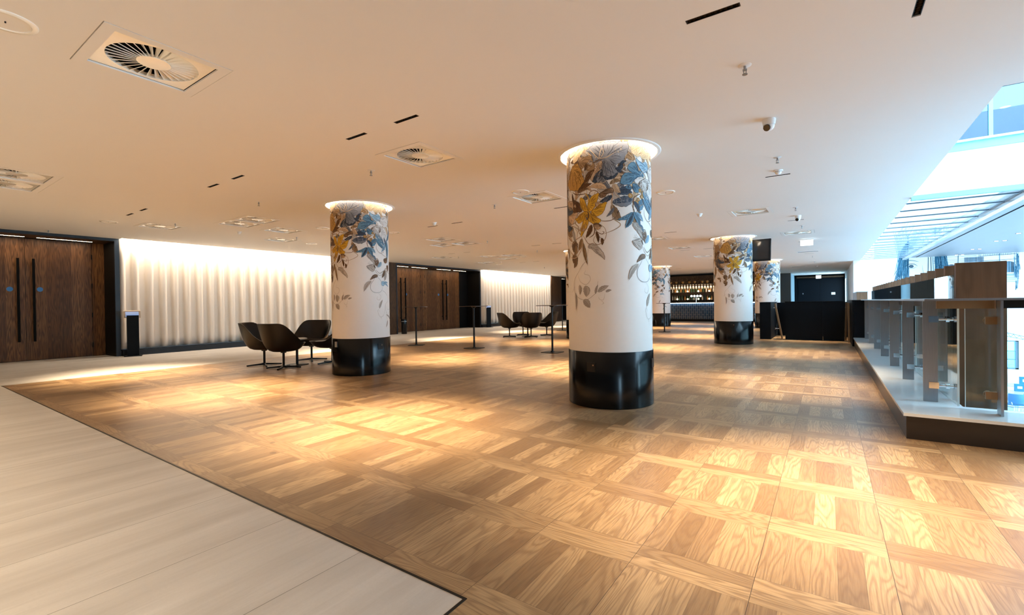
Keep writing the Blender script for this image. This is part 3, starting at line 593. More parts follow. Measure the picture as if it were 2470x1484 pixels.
# ------------------------------------------------------------------ columns with painted flowers
ART = json.loads(r'''[["L",[[-20.2,2.729],[1.0,2.845]],"c",0.0418,0.12],["L",[[-31.3,2.833],[-13.4,2.836]],"c",0.0418,0.12],["L",[[69.8,2.731],[88.6,2.872]],"c",0.0558,0.12],["L",[[93.5,2.777],[80.1,2.847]],"c",0.0335,0.12],["L",[[43.3,2.75],[48.3,2.861]],"c",0.0446,0.12],["L",[[63.8,2.761],[83.6,2.844]],"c",0.0623,0.12],["L",[[79.1,2.728],[110.8,2.821]],"c",0.0545,0.12],["L",[[83.6,2.844],[107.4,2.896]],"c",0.0389,0.12],["P",[[-62.0,2.634],[-44.4,2.668],[-38.0,2.525],[-41.5,2.381],[-35.4,2.271],[-23.1,2.221],[-27.3,2.057],[-42.0,2.035],[-55.5,2.118],[-63.0,2.294]],"m",5],["P",[[-61.6,2.793],[-40.8,2.811],[-34.7,2.763],[-49.9,2.695],[-61.9,2.687]],"c",2],["L",[[-42.9,2.519],[-50.8,2.284]],"s",0.0416,0.12],["L",[[-21.8,2.272],[-61.6,2.25]],"n",0.0565,0.12],["L",[[-25.9,2.051],[-55.3,2.202]],"n",0.0773,0.12],["L",[[-57.2,2.395],[-36.6,2.461]],"d",0.0357,0.12],["P",[[-34.0,2.218],[-16.9,2.258],[-14.6,2.174],[-24.6,2.097],[-32.6,2.144]],"t",3],["P",[[-45.5,2.016],[-23.4,2.013],[-24.8,1.909],[-38.9,1.928]],"m",3],["L",[[-18.6,1.854],[-21.2,1.725]],"r",0.0565,0.12],["L",[[-17.6,1.698],[-22.0,1.601]],"r",0.0565,0.12],["L",[[-58.0,2.098],[-63.0,1.782]],"m",0.0475,0.12],["L",[[-59.5,2.504],[-63.2,2.23]],"d",0.0357,0.12],["V",[[-45.5,2.005],[-42.3,1.856],[-33.2,1.757],[-22.5,1.7],[-12.8,1.717],[-6.9,1.797],[-4.6,1.9]],"t",0.0095],["L",[[-34.6,1.757],[-49.7,1.775]],"m",0.0267,0.12],["L",[[-37.6,1.759],[-36.3,1.653]],"m",0.0178,0.12],["V",[[-56.3,1.757],[-54.3,1.618],[-44.7,1.488]],"t",0.0071],["P",[[-22.8,2.693],[-15.8,2.708],[-9.9,2.701],[-7.4,2.659],[-3.3,2.609],[-3.0,2.566],[-0.3,2.52],[0.4,2.467],[-2.8,2.42],[-7.9,2.402],[-17.6,2.414],[-31.1,2.451],[-37.1,2.53],[-32.4,2.585],[-28.7,2.642]],"o",9],["P",[[-8.1,2.723],[-3.0,2.744],[3.8,2.752],[10.1,2.751],[12.7,2.706],[15.2,2.661],[15.1,2.6],[9.8,2.587],[3.6,2.607],[0.7,2.643],[-3.2,2.63],[-7.3,2.669]],"m",5],["L",[[0.1,2.727],[-9.8,2.769]],"t",0.0167,0.12],["L",[[4.4,2.678],[1.4,2.6]],"d",0.0167,0.12],["P",[[4.7,2.812],[10.3,2.843],[15.6,2.871],[23.1,2.876],[31.5,2.872],[38.1,2.873],[48.4,2.871],[58.6,2.864],[59.1,2.784],[54.4,2.7],[49.3,2.649],[43.1,2.624],[44.9,2.578],[45.4,2.537],[41.1,2.487],[36.9,2.474],[30.9,2.469],[28.0,2.489],[26.2,2.516],[24.3,2.477],[20.0,2.443],[14.9,2.454],[12.3,2.48],[16.3,2.526],[18.9,2.564],[23.9,2.59],[25.8,2.649],[23.4,2.687],[18.4,2.667],[14.0,2.673],[13.4,2.725],[8.8,2.784]],"s",14],["P",[[24.5,2.584],[26.2,2.516],[24.3,2.477],[20.0,2.443],[14.9,2.454],[12.3,2.48],[16.3,2.526],[18.9,2.564]],"n",4],["P",[[41.8,2.518],[45.4,2.537],[41.1,2.487],[36.9,2.474],[30.9,2.469],[28.0,2.489],[27.4,2.515],[32.2,2.491],[36.9,2.494]],"n",2],["V",[[21.6,2.699],[16.0,2.752],[8.9,2.825]],"t",0.0078],["V",[[21.6,2.699],[22.9,2.764],[25.4,2.817]],"t",0.0078],["V",[[22.2,2.701],[27.2,2.754],[26.6,2.816]],"t",0.0067],["V",[[21.6,2.699],[31.3,2.71],[40.9,2.753]],"t",0.0078],["V",[[22.8,2.703],[19.1,2.682],[12.6,2.665]],"r",0.01],["V",[[25.2,2.68],[29.9,2.605],[37.0,2.55],[43.0,2.528]],"n",0.0045],["V",[[29.3,2.6],[29.9,2.544],[34.0,2.501]],"n",0.0039],["P",[[24.6,2.678],[25.5,2.649],[23.9,2.59],[18.9,2.564],[15.7,2.537],[12.3,2.475],[10.4,2.493],[10.1,2.545],[13.8,2.581],[17.7,2.617],[20.3,2.655]],"t",4],["P",[[15.1,2.589],[12.5,2.552],[9.7,2.509],[5.5,2.485],[1.1,2.46],[0.3,2.43],[-10.6,2.386],[-7.9,2.418],[-2.0,2.45],[1.9,2.506],[3.5,2.545],[7.8,2.579]],"d",3],["L",[[-11.6,2.385],[11.6,2.448]],"d",0.0251,0.12],["L",[[-11.6,2.377],[6.4,2.398]],"r",0.0167,0.12],["V",[[-22.4,2.407],[-12.6,2.36],[4.6,2.346]],"d",0.0089],["P",[[42.5,2.588],[46.7,2.598],[49.3,2.654],[53.7,2.67],[56.3,2.66],[51.8,2.639],[51.7,2.598],[49.8,2.547],[46.1,2.545],[43.7,2.568]],"n",2],["V",[[61.1,2.764],[55.7,2.721],[56.3,2.671],[61.0,2.653],[65.2,2.691],[64.6,2.747],[61.1,2.764]],"t",0.0067],["V",[[59.1,2.753],[67.4,2.698]],"t",0.0056],["V",[[49.1,2.558],[54.9,2.609],[60.9,2.642],[65.2,2.686]],"t",0.0067],["P",[[79.5,2.532],[69.4,2.542],[60.8,2.561],[58.2,2.6],[61.6,2.643],[65.9,2.656],[70.4,2.629],[74.3,2.582]],"b",6],["P",[[77.7,2.53],[67.8,2.484],[63.4,2.425],[57.2,2.412],[49.0,2.421],[48.7,2.456],[50.9,2.507],[55.5,2.538],[63.6,2.537],[71.0,2.528]],"b",7],["P",[[95.9,2.614],[85.6,2.566],[79.6,2.589],[75.2,2.624],[71.6,2.661],[71.3,2.707],[76.2,2.677],[82.7,2.665],[88.1,2.689],[94.6,2.664]],"l",5],["P",[[65.5,2.427],[70.8,2.425],[77.4,2.391],[74.7,2.342],[69.1,2.337],[65.4,2.376]],"b",4],["P",[[67.8,2.459],[74.2,2.5],[81.3,2.514],[87.6,2.496],[92.5,2.467],[86.4,2.443],[81.1,2.389],[74.0,2.418]],"w",3],["P",[[77.5,2.463],[87.6,2.501],[92.6,2.472],[85.3,2.452],[79.2,2.392],[74.0,2.423]],"r",3],["P",[[83.2,2.438],[92.5,2.467],[102.6,2.436],[111.5,2.351],[101.7,2.244],[89.4,2.275],[84.0,2.336],[82.1,2.396]],"w",7],["V",[[78.5,2.526],[83.5,2.573],[99.4,2.621]],"w",0.0089],["L",[[64.0,2.382],[45.5,2.36]],"n",0.0335,0.12],["L",[[55.2,2.386],[64.7,2.375]],"b",0.0223,0.12],["L",[[64.6,2.334],[44.2,2.31]],"n",0.0279,-0.1],["L",[[66.0,2.264],[36.6,2.225]],"s",0.0558,0.12],["L",[[64.5,2.253],[37.2,2.215]],"n",0.0335,-0.15],["L",[[40.4,2.422],[48.2,2.322]],"t",0.0307,-0.2],["V",[[79.1,2.331],[69.0,2.291],[66.0,2.248],[66.1,2.126]],"d",0.01],["V",[[38.7,2.478],[39.2,2.392],[42.1,2.315],[48.7,2.254]],"t",0.0067],["V",[[39.3,2.468],[37.9,2.316],[37.2,2.215],[38.3,2.164]],"t",0.0145],["V",[[21.8,2.444],[26.7,2.439],[30.9,2.462]],"t",0.0056],["B",[[77.3,2.362]],"o",0.0212],["B",[[77.3,2.362]],"t",0.0074],["B",[[82.4,2.337]],"o",0.0212],["B",[[82.4,2.337]],"t",0.0074],["B",[[80.4,2.296]],"o",0.0212],["B",[[80.4,2.296]],"t",0.0074],["B",[[74.1,2.262]],"o",0.0201],["B",[[74.1,2.262]],"t",0.007],["B",[[71.2,2.224]],"o",0.0251],["B",[[71.2,2.224]],"t",0.0088],["B",[[61.8,2.297]],"o",0.0251],["B",[[61.8,2.297]],"t",0.0088],["L",[[30.8,2.381],[8.2,2.414]],"t",0.0307,-0.2],["P",[[21.7,2.326],[26.6,2.348],[33.8,2.369],[36.8,2.383],[39.7,2.351],[38.5,2.326],[31.9,2.319],[28.3,2.286],[22.2,2.285]],"r",5],["L",[[37.9,2.296],[21.8,2.237]],"n",0.0251,0.12],["L",[[33.1,2.288],[24.6,2.222]],"s",0.0139,0.12],["V",[[7.4,2.327],[9.5,2.36],[14.8,2.369],[19.8,2.344],[21.0,2.296]],"r",0.0078],["V",[[2.2,2.261],[5.2,2.314],[9.5,2.35]],"d",0.0078],["P",[[-38.4,2.312],[-24.0,2.308],[-20.4,2.237],[-28.7,2.208],[-36.2,2.243]],"t",3],["P",[[-34.5,2.141],[-17.2,2.168],[-12.1,2.15],[-18.5,2.085],[-24.8,2.045],[-34.6,2.119]],"t",4],["P",[[-20.2,2.312],[-8.2,2.26],[-6.6,2.205],[-3.3,2.164],[-11.1,2.164],[-20.0,2.172],[-20.9,2.254]],"d",3],["L",[[-18.0,2.265],[-23.7,2.394]],"d",0.0167,0.12],["P",[[-38.8,2.258],[-27.0,2.238],[-21.8,2.175],[-32.4,2.16],[-39.2,2.193]],"n",2],["P",[[-40.2,2.051],[-27.8,2.022],[-25.0,1.991],[-37.8,1.976]],"n",2],["P",[[15.9,2.23],[20.9,2.24],[23.3,2.213],[20.8,2.184],[17.7,2.177]],"t",2],["L",[[4.7,2.004],[-8.8,1.956]],"t",0.0335,0.12],["P",[[5.0,2.2],[6.6,2.255],[11.4,2.306],[17.3,2.326],[21.0,2.332],[19.7,2.282],[17.8,2.238],[14.5,2.18],[9.8,2.148],[6.4,2.157]],"y",5],["P",[[0.6,2.154],[-4.9,2.203],[-6.9,2.269],[-6.3,2.315],[-0.7,2.296],[2.2,2.245],[4.3,2.191],[4.9,2.143]],"y",5],["P",[[10.5,2.142],[18.3,2.186],[23.9,2.207],[27.0,2.225],[30.9,2.228],[29.4,2.193],[27.5,2.144],[23.2,2.101],[16.9,2.085],[11.7,2.1]],"y",5],["P",[[7.0,2.126],[15.0,2.097],[20.0,2.062],[23.1,2.044],[20.6,2.01],[14.2,2.005],[7.6,2.042],[4.1,2.087]],"y",5],["P",[[-0.4,2.072],[6.2,2.049],[4.7,1.993],[1.0,1.955],[-5.5,1.884],[-5.8,1.942],[-4.0,2.003]],"y",5],["P",[[2.8,2.151],[1.9,2.079],[-2.7,2.054],[-9.6,2.036],[-13.3,2.067],[-16.3,2.095],[-10.3,2.105],[-7.6,2.133]],"y",5],["B",[[5.6,2.117]],"y",0.0335],["L",[[5.7,2.148],[4.1,2.056]],"r",0.0167,0.12],["V",[[5.0,2.159],[6.9,2.24],[5.9,2.313],[1.7,2.355]],"y",0.01],["L",[[10.9,2.003],[2.3,1.866]],"d",0.0251,0.12],["L",[[12.9,2.006],[24.2,1.972]],"r",0.0167,0.12],["P",[[12.9,1.996],[18.0,1.987],[23.0,1.973],[20.5,1.944],[17.3,1.946],[14.2,1.969]],"t",3],["V",[[13.6,2.001],[14.8,1.943],[13.4,1.893],[7.3,1.861]],"d",0.0089],["V",[[14.2,1.974],[17.9,1.92],[24.1,1.891],[27.1,1.909],[24.7,1.921]],"d",0.0067],["L",[[16.7,1.921],[19.6,1.801]],"d",0.0153,0.12],["V",[[19.1,1.878],[24.0,1.84]],"d",0.0045],["L",[[24.0,1.85],[24.5,1.773]],"d",0.0153,0.12],["V",[[21.8,1.999],[27.8,1.955],[29.8,1.893],[28.3,1.838],[23.9,1.794],[17.7,1.782],[13.3,1.821],[14.7,1.866],[17.9,1.874]],"m",0.0061],["V",[[22.5,2.04],[27.3,2.027],[36.3,2.033],[42.9,2.072],[44.8,2.117],[43.1,2.163],[39.5,2.174]],"r",0.0078],["L",[[40.1,2.168],[30.4,2.073]],"s",0.0139,0.12],["L",[[44.2,2.102],[46.1,2.137]],"r",0.005,0.12],["V",[[-40.1,2.067],[-19.8,2.012],[-8.8,1.961]],"m",0.0067],["V",[[-23.6,2.011],[-14.5,1.962],[-13.7,1.887],[-22.8,1.822],[-33.8,1.856]],"t",0.0045],["L",[[-23.7,1.974],[-19.1,1.85]],"g",0.0223,0.12],["L",[[-38.2,1.916],[-24.1,1.845]],"t",0.0167,0.12],["L",[[-4.7,1.862],[-10.2,1.735]],"m",0.0279,0.12],["L",[[-15.4,1.798],[-19.0,1.671]],"m",0.0279,0.12],["L",[[-2.4,1.812],[4.0,1.573]],"m",0.0184,-0.05],["L",[[-14.7,1.654],[-20.5,1.549]],"r",0.0279,0.12],["V",[[-3.0,1.897],[-3.7,1.782],[-9.4,1.697],[-18.5,1.657],[-30.8,1.683],[-39.2,1.762]],"t",0.0067],["P",[[6.5,1.784],[11.3,1.796],[17.7,1.772],[23.8,1.712],[26.8,1.67],[27.3,1.614],[22.5,1.662],[16.3,1.69],[11.2,1.734],[5.7,1.754]],"g",5],["V",[[-2.2,1.896],[5.8,1.8],[13.9,1.8]],"m",0.0056],["V",[[5.7,1.749],[4.1,1.672],[1.8,1.611],[-3.7,1.572],[-9.8,1.523]],"g",0.005],["V",[[0.0,1.6],[-10.5,1.502],[-21.1,1.393],[-19.5,1.268],[-8.1,1.196],[3.6,1.19],[13.8,1.244],[20.2,1.285],[36.1,1.282]],"g",0.0046],["V",[[-12.1,1.459],[-7.7,1.387],[1.5,1.354],[8.0,1.399],[6.4,1.451],[-0.8,1.471],[1.7,1.513]],"g",0.0046],["L",[[-9.3,1.353],[-8.8,1.244]],"g",0.0207,0.12],["L",[[0.8,1.341],[1.8,1.221]],"g",0.0391,0.12],["L",[[-2.7,1.187],[7.0,1.1]],"g",0.0368,0.12],["L",[[-18.5,1.268],[-17.2,1.074]],"g",0.0129,0.12],["L",[[18.1,1.269],[31.8,1.333]],"g",0.023,0.12],["L",[[14.9,1.248],[18.2,1.345]],"g",0.0115,0.12],["L",[[28.2,1.267],[35.1,1.287]],"g",0.0115,0.12],["V",[[17.2,1.336],[18.8,1.387]],"g",0.0037],["V",[[27.2,1.25],[25.1,1.183],[20.1,1.192],[19.1,1.218]],"g",0.0037],["V",[[22.1,1.175],[25.6,1.149],[23.0,1.133]],"g",0.0037],["V",[[-25.8,1.27],[-19.3,1.339]],"g",0.0037],["L",[[65.7,2.121],[44.1,2.038]],"b",0.0223,0.2],["L",[[65.4,2.115],[54.6,1.95]],"b",0.0349,0.05],["L",[[65.7,2.116],[55.2,1.96]],"n",0.0139,0.05],["L",[[66.5,2.126],[76.5,1.968]],"b",0.0307,0.12],["L",[[70.2,2.118],[82.3,2.032]],"l",0.0237,0.12],["L",[[66.7,2.239],[76.0,2.122]],"n",0.0223,0.12],["L",[[82.8,2.278],[109.1,2.106]],"b",0.0307,-0.1],["L",[[76.6,1.994],[83.0,1.916]],"b",0.0167,0.12],["P",[[64.8,1.998],[71.6,2.011],[75.7,1.968],[80.1,1.929],[86.3,1.949],[90.8,1.875],[85.9,1.819],[76.4,1.875],[71.5,1.919],[66.2,1.958]],"g",6],["P",[[64.5,1.814],[72.9,1.833],[78.1,1.851],[80.8,1.816],[79.7,1.748],[75.2,1.721],[68.1,1.759],[65.2,1.784]],"g",6],["V",[[72.9,1.838],[67.5,1.846],[64.9,1.85]],"g",0.0035],["V",[[73.8,1.843],[68.3,1.856],[67.5,1.882]],"g",0.0035],["V",[[74.6,1.849],[70.6,1.867],[70.2,1.893]],"g",0.0035],["L",[[80.1,1.919],[85.9,1.809]],"r",0.0195,0.12],["L",[[78.0,1.83],[81.7,1.775]],"r",0.0084,0.12],["V",[[77.1,1.788],[81.6,1.739],[85.6,1.694],[92.9,1.662],[106.3,1.713]],"r",0.0045],["P",[[70.9,1.586],[75.9,1.654],[81.5,1.677],[86.7,1.664],[85.5,1.632],[79.4,1.619],[75.0,1.602]],"r",3],["P",[[94.7,2.604],[110.3,2.674],[121.9,2.634],[121.4,2.543],[106.1,2.489],[97.2,2.543]],"w",5],["P",[[80.6,2.461],[89.6,2.501],[98.5,2.496],[109.5,2.461],[117.7,2.374],[100.8,2.289],[91.5,2.288],[84.7,2.353]],"w",9],["L",[[94.4,2.475],[91.7,2.376]],"r",0.0195,0.12],["L",[[82.5,2.351],[105.1,2.181]],"b",0.0428,0.12],["L",[[114.9,2.272],[118.2,1.948]],"b",0.0428,0.12],["L",[[112.7,2.27],[97.3,2.061]],"l",0.0312,0.12],["L",[[135.9,2.497],[114.8,2.256]],"b",0.0351,0.12],["L",[[105.5,2.31],[112.3,2.171]],"s",0.0234,0.12],["V",[[85.4,2.187],[85.2,2.108],[93.3,2.042],[104.7,2.075],[99.0,2.159]],"r",0.0055],["V",[[94.6,2.043],[107.9,1.997],[121.1,1.966]],"r",0.0055],["P",[[104.3,1.945],[118.3,1.972],[115.5,1.896],[107.5,1.883]],"r",2],["L",[[88.2,1.919],[81.4,1.828]],"r",0.0312,0.12],["L",[[115.3,1.847],[120.1,1.785]],"r",0.0195,0.12],["L",[[96.9,1.892],[86.8,1.798]],"l",0.0273,0.12],["V",[[83.0,1.755],[91.3,1.7],[101.4,1.738],[114.8,1.78]],"r",0.0066],["L",[[106.5,1.758],[98.0,1.626]],"r",0.0247,0.12],["L",[[110.3,1.752],[106.8,1.578]],"g",0.033,0.12],["L",[[120.5,1.853],[118.5,1.739]],"r",0.0247,0.12],["V",[[81.7,1.663],[78.2,1.586],[71.8,1.51],[71.6,1.426],[78.9,1.377],[90.6,1.378],[97.5,1.421],[99.1,1.481]],"s",0.0049],["L",[[72.9,1.568],[58.3,1.393]],"g",0.0268,-0.2],["V",[[83.9,1.655],[95.0,1.574],[102.3,1.516]],"s",0.0041],["V",[[97.4,1.413],[107.1,1.38],[115.2,1.321]],"s",0.0041],["V",[[86.8,1.369],[94.4,1.31],[90.3,1.251],[84.3,1.268],[85.5,1.31]],"g",0.0041],["B",[[100.8,1.529]],"l",0.0412],["L",[[100.8,1.533],[118.9,1.548]],"l",0.0165,0.12],["L",[[100.8,1.533],[121.6,1.479]],"l",0.0124,0.12],["L",[[89.9,1.107],[98.5,1.251]],"g",0.0206,0.12],["V",[[91.1,1.047],[87.4,1.09],[86.1,1.048],[90.9,0.971],[99.2,0.978],[104.2,1.045],[108.2,1.174],[120.3,1.261],[125.1,1.463],[135.9,1.731]],"g",0.0041],["V",[[93.5,0.971],[94.8,0.928]],"g",0.0041],["L",[[110.6,1.001],[135.9,0.89]],"g",0.0132,0.12],["L",[[115.8,0.904],[109.8,0.785]],"g",0.0132,0.12],["V",[[108.2,1.174],[109.7,1.044],[115.8,0.904]],"g",0.0041],["V",[[109.7,1.044],[119.0,1.017],[135.9,1.085],[116.6,1.087],[112.2,1.139]],"g",0.0035]]''')
PAL = dict(y=((.62, .36, .035), (.20, .10, .015)), d=((.13, .062, .026), (.04, .02, .01)), m=((.30, .19, .10), (.10, .06, .03)), t=((.55, .40, .26), (.26, .16, .09)), s=((.20, .21, .24), (.045, .05, .065)),
           n=((.045, .065, .10), (.012, .018, .03)), b=((.12, .24, .34), (.02, .055, .10)), l=((.30, .46, .58), (.06, .15, .25)), w=((.66, .64, .62), (.25, .22, .20)), g=((.44, .40, .36), (.22, .19, .17)), c=((.72, .58, .38), (.42, .28, .14)), r=((.20, .12, .07), (.06, .035, .02)), o=((.44, .24, .06), (.13, .065, .02)))
class Art:
    """flat shapes in (arc length, height), laid on the column surface in thin layers of paint"""
    def __init__(s): s.mb = MB(); s.k = 0
    def lay(s): s.k += 1; return CR + .0006 + s.k * .000004
    def put(s, vs, fs, col, r): s.mb.add([(r * math.sin(u / CR), -r * math.cos(u / CR), z) for u, z in vs], fs, col)
    def poly(s, pts, col, r):
        P = [Vector(p) for p in pts]; n = len(P)
        x0, x1 = min(p.x for p in P), max(p.x for p in P); y0, y1 = min(p.y for p in P), max(p.y for p in P)
        allp = list(P); g = .035; x = x0 + g / 2
        while x < x1:
            y = y0 + .02
            while y < y1: allp.append(Vector((x, y))); y += .12
            x += g
        try: vs, es, fs, *_ = delaunay_2d_cdt(allp, [], [list(range(n))], 1, 1e-6)
        except Exception: return
        def inside(q):
            c = False; j = n - 1
            for i in range(n):
                if (P[i].y > q.y) != (P[j].y > q.y) and q.x < (P[j].x - P[i].x) * (q.y - P[i].y) / (P[j].y - P[i].y) + P[i].x: c = not c
                j = i
            return c
        F = [tuple(f) for f in fs if inside(sum((vs[i] for i in f), Vector((0, 0))) / len(f))]
        s.put([(v.x, v.y) for v in vs], F, col, r)
    def strip(s, pts, w, col, r, taper=True, closed=False):
        n = len(pts)
        if n < 2: return
        vs = []
        for i, p in enumerate(pts):
            a, c = pts[max(0, i - 1)], pts[min(n - 1, i + 1)]; d = Vector((c[0] - a[0], c[1] - a[1]))
            if d.length < 1e-9: d = Vector((1, 0))
            d.normalize(); k = w / 2 * ((1 - abs(2 * i / (n - 1) - 1) ** 3 * .75) if taper else 1)
            vs += [(p[0] - d.y * k, p[1] + d.x * k), (p[0] + d.y * k, p[1] - d.x * k)]
        s.put(vs, [(2 * i, 2 * i + 1, 2 * i + 3, 2 * i + 2) for i in range(n - 1)], col, r)
def catmull(P, per=6, closed=False):
    n = len(P); out = []
    rng = range(n if closed else n - 1)
    for i in rng:
        g = lambda k: P[k % n] if closed else P[max(0, min(n - 1, k))]
        p0, p1, p2, p3 = g(i - 1), g(i), g(i + 1), g(i + 2)
        for j in range(per):
            t = j / per; out.append(tuple(.5 * (2 * p1[k] + (p2[k] - p0[k]) * t + (2 * p0[k] - 5 * p1[k] + 4 * p2[k] - p3[k]) * t * t + (3 * p1[k] - p0[k] - 3 * p2[k] + p3[k]) * t ** 3) for k in (0, 1)))
    if not closed: out.append(tuple(P[-1]))
    return out
def build_art():
    A = Art(); rnd = random.Random(3)
    fill_ = []
    for q in range(230):
        ph = rnd.uniform(-70, 290); z = 2.93 - abs(rnd.gauss(0, .34)) - .05 * rnd.random()
        if z < 1.95: continue
        a_ = rnd.uniform(0, 2 * PI); L_ = rnd.uniform(.10, .21); g_ = rnd.choice('tttmmgggrsc' if ph < 60 or ph > 170 else 'ttgggmsbc')
        fill_.append(['L', [[ph, z], [ph + math.degrees(L_ * math.cos(a_) / CR), z + L_ * math.sin(a_)]], g_, rnd.uniform(.022, .046), rnd.uniform(-.3, .3)])
    for q in range(60):
        ph = rnd.uniform(-70, 290); z = rnd.uniform(1.9, 2.8); fill_.append(['V', [[ph + rnd.uniform(-6, 6) * i_, z - .055 * i_ + rnd.uniform(-.03, .03)] for i_ in range(5)], rnd.choice('tmgr'), .007])
    for q in range(34):          # the side that no view shows: leaves and tendrils of the same kind
        ph = rnd.uniform(140, 290); z = rnd.uniform(1.55, 2.8); a_ = rnd.uniform(0, 2 * PI); L_ = rnd.uniform(.14, .26)
        fill_.append(['L', [[ph, z], [ph + math.degrees(L_ * math.cos(a_) / CR), z - abs(L_ * math.sin(a_))]], rnd.choice('dmrnbt'), rnd.uniform(.03, .05), rnd.uniform(-.3, .3)])
    for sh in fill_ + ART:
        k, pts, col = sh[0], sh[1], sh[2]; fill, ink = PAL[col]
        pts = [(math.radians(p[0]) * CR, min(p[1], H + .12)) for p in pts]
        v = .88 + .24 * rnd.random(); fill = tuple(c * v for c in fill)
        if k == 'P':
            o = catmull(pts, 4, True)
            # ragged leaf edge
            cx = sum(p[0] for p in o) / len(o); cz = sum(p[1] for p in o) / len(o)
            o2 = [(p[0] + (p[0] - cx) * .03 * math.sin(i_ * 1.9), p[1] + (p[1] - cz) * .03 * math.sin(i_ * 1.9 + .6)) for i_, p in enumerate(o)]
            A.poly(o2, fill, A.lay()); A.strip(o2 + o2[:1], .0045, ink, A.lay(), False)
            h = sh[3]
            if h:      # engraved hatch lines that run from the root of the petal to its rim
                r = A.lay(); r2 = A.lay(); root = pts[0] if h != 14 else (pts[0][0] + .22, pts[0][1] - .09)
                root = (root[0] * .85 + cx * .15, root[1] * .85 + cz * .15)
                dk = tuple(f_ * .55 + i_ * .45 for f_, i_ in zip(fill, ink)); lt = tuple(min(1, c * 1.4 + .02) for c in fill)
                m = len(o2); N = h * 5
                for j in range(N):
                    q = o2[int(j * m / N + rnd.random()) % m]; s0, s1 = rnd.uniform(.08, .5), rnd.uniform(.72, .97)
                    a = (root[0] + (q[0] - root[0]) * s0, root[1] + (q[1] - root[1]) * s0); e = (root[0] + (q[0] - root[0]) * s1, root[1] + (q[1] - root[1]) * s1)
                    d_ = (e[0] - a[0], e[1] - a[1]); bw = rnd.uniform(-.10, .16); m_ = ((a[0] + e[0]) / 2 - d_[1] * bw, (a[1] + e[1]) / 2 + d_[0] * bw)
                    if j % 4 == 0: A.strip(catmull([a, m_, e], 4), rnd.uniform(.008, .016), dk, r)
                    elif j % 9 == 1: A.strip(catmull([a, m_, e], 4), rnd.uniform(.006, .012), lt, r)
                    A.strip(catmull([a, m_, e], 4), rnd.uniform(.0022, .0042), ink, r2)
                if h == 9:
                    for j in range(60):
                        q = (cx + (rnd.choice(o2)[0] - cx) * rnd.uniform(.1, .95), cz + (rnd.choice(o2)[1] - cz) * rnd.uniform(.1, .95)); t0 = rnd.uniform(0, 6); rr = rnd.uniform(.012, .035)
                        A.strip([(q[0] + rr * math.cos(t0 + t_ * .5), q[1] + rr * math.sin(t0 + t_ * .5)) for t_ in range(5)], .004, rnd.choice((ink, dk, lt)), r2)
        elif k == 'L':
            a, e = Vector(pts[0]), Vector(pts[1]); w, bend = sh[3], sh[4]; d = e - a; L = max(d.length, 1e-4); nrm = Vector((-d.y, d.x)) / L
            n = 12; sp = [a + d * (i / n) + nrm * (math.sin(PI * i / n) * bend * L * .5) for i in range(n + 1)]
            lt, rt = [], []
            for i, p in enumerate(sp):
                t = i / n; hw = w * (math.sin(PI * t ** .8) ** .75) * (1 + .10 * math.sin(i * 2.3 + a.x * 40)) if 0 < i < n else 0
                lt.append((p.x + nrm.x * hw, p.y + nrm.y * hw)); rt.append((p.x - nrm.x * hw, p.y - nrm.y * hw))
            tip = (e.x + d.x * .06, e.y + d.y * .06)
            out = lt + [tip] + rt[::-1]
            A.poly([q for i, q in enumerate(out) if i == 0 or (Vector(q) - Vector(out[i - 1])).length > 1e-5][:-1], fill, A.lay()); r = A.lay()
            A.strip(lt + [tip], .004, ink, r); A.strip(rt + [tip], .004, ink, r); A.strip([tuple(p) for p in sp], .0048, ink, r)
            dk = tuple(f_ * .5 + i_ * .5 for f_, i_ in zip(fill, ink)); sd = lt if rnd.random() < .5 else rt
            A.strip([(sp[i].x * .5 + sd[min(i, n)][0] * .5, sp[i].y * .5 + sd[min(i, n)][1] * .5) for i in range(1, n)], w * .55, dk, r - .000003)
            for i in range(2, n - 1, 1 if w > .03 else 2):
                for sg, side in ((1, lt), (-1, rt)):
                    q = side[min(n, i + 2)]; p = sp[i]; A.strip([tuple(p), (p.x * .15 + q[0] * .85, p.y * .15 + q[1] * .85)], .0026, ink, r)
        elif k == 'V':
            c = catmull(pts, 7); w = sh[3]; A.strip(c, w, fill, A.lay()); 
            if w > .008: A.strip(c, w * .3, ink, A.lay())
        else:
            c = pts[0]; rr = sh[3]; o = [(c[0] + rr * math.cos(2 * PI * i / 18), c[1] + rr * math.sin(2 * PI * i / 18)) for i in range(18)]
            A.poly(o, fill, A.lay()); A.strip(o + o[:1], .0045, ink, A.lay(), False)
            if rr > .02:
                r = A.lay()
                for i in range(8): a_ = 2 * PI * i / 8; A.strip([(c[0] + rr * .3 * math.cos(a_), c[1] + rr * .3 * math.sin(a_)), (c[0] + rr * .85 * math.cos(a_), c[1] + rr * .85 * math.sin(a_))], .003, ink, r)
    o = A.mb.build('painted_flowers', M['art'], None, False); return o
art = build_art()
zb = .612
t = thing('column', 'x', 'column', (0, 0, 0))
b = MB(); b.lathe([(CR, zb), (CR, H + .14), (.0001, H + .14)], 96); b.build('shaft', M['column'], t)
b = MB(); b.lathe([(.472, zb + .003), (.484, zb + .003), (.486, zb), (.486, .006), (.480, 0)], 96); b.build('base', M['black'], t)
b = MB(); b.lathe([(HOLE + .001, H + .006), (HOLE, H - .012), (HOLE + .006, H - .016), (HOLE + .034, H - .010), (HOLE + .042, H - .001)], 96); b.build('ceiling_rim', M['white'], t)
b = MB(); b.lathe([(HOLE - .006, H + .025), (HOLE - .006, H + .07)], 96); b.lathe([(HOLE - .005, H + .022), (HOLE - .001, H + .022), (HOLE - .001, H + .073), (HOLE - .005, H + .073)], 96); b.build('ring_light', M['led'], t)
b = MB(); b.lathe([(CR, H + .125), (HOLE - .001, H + .125)], 96); b.build('cove_cap', M['white'], t)
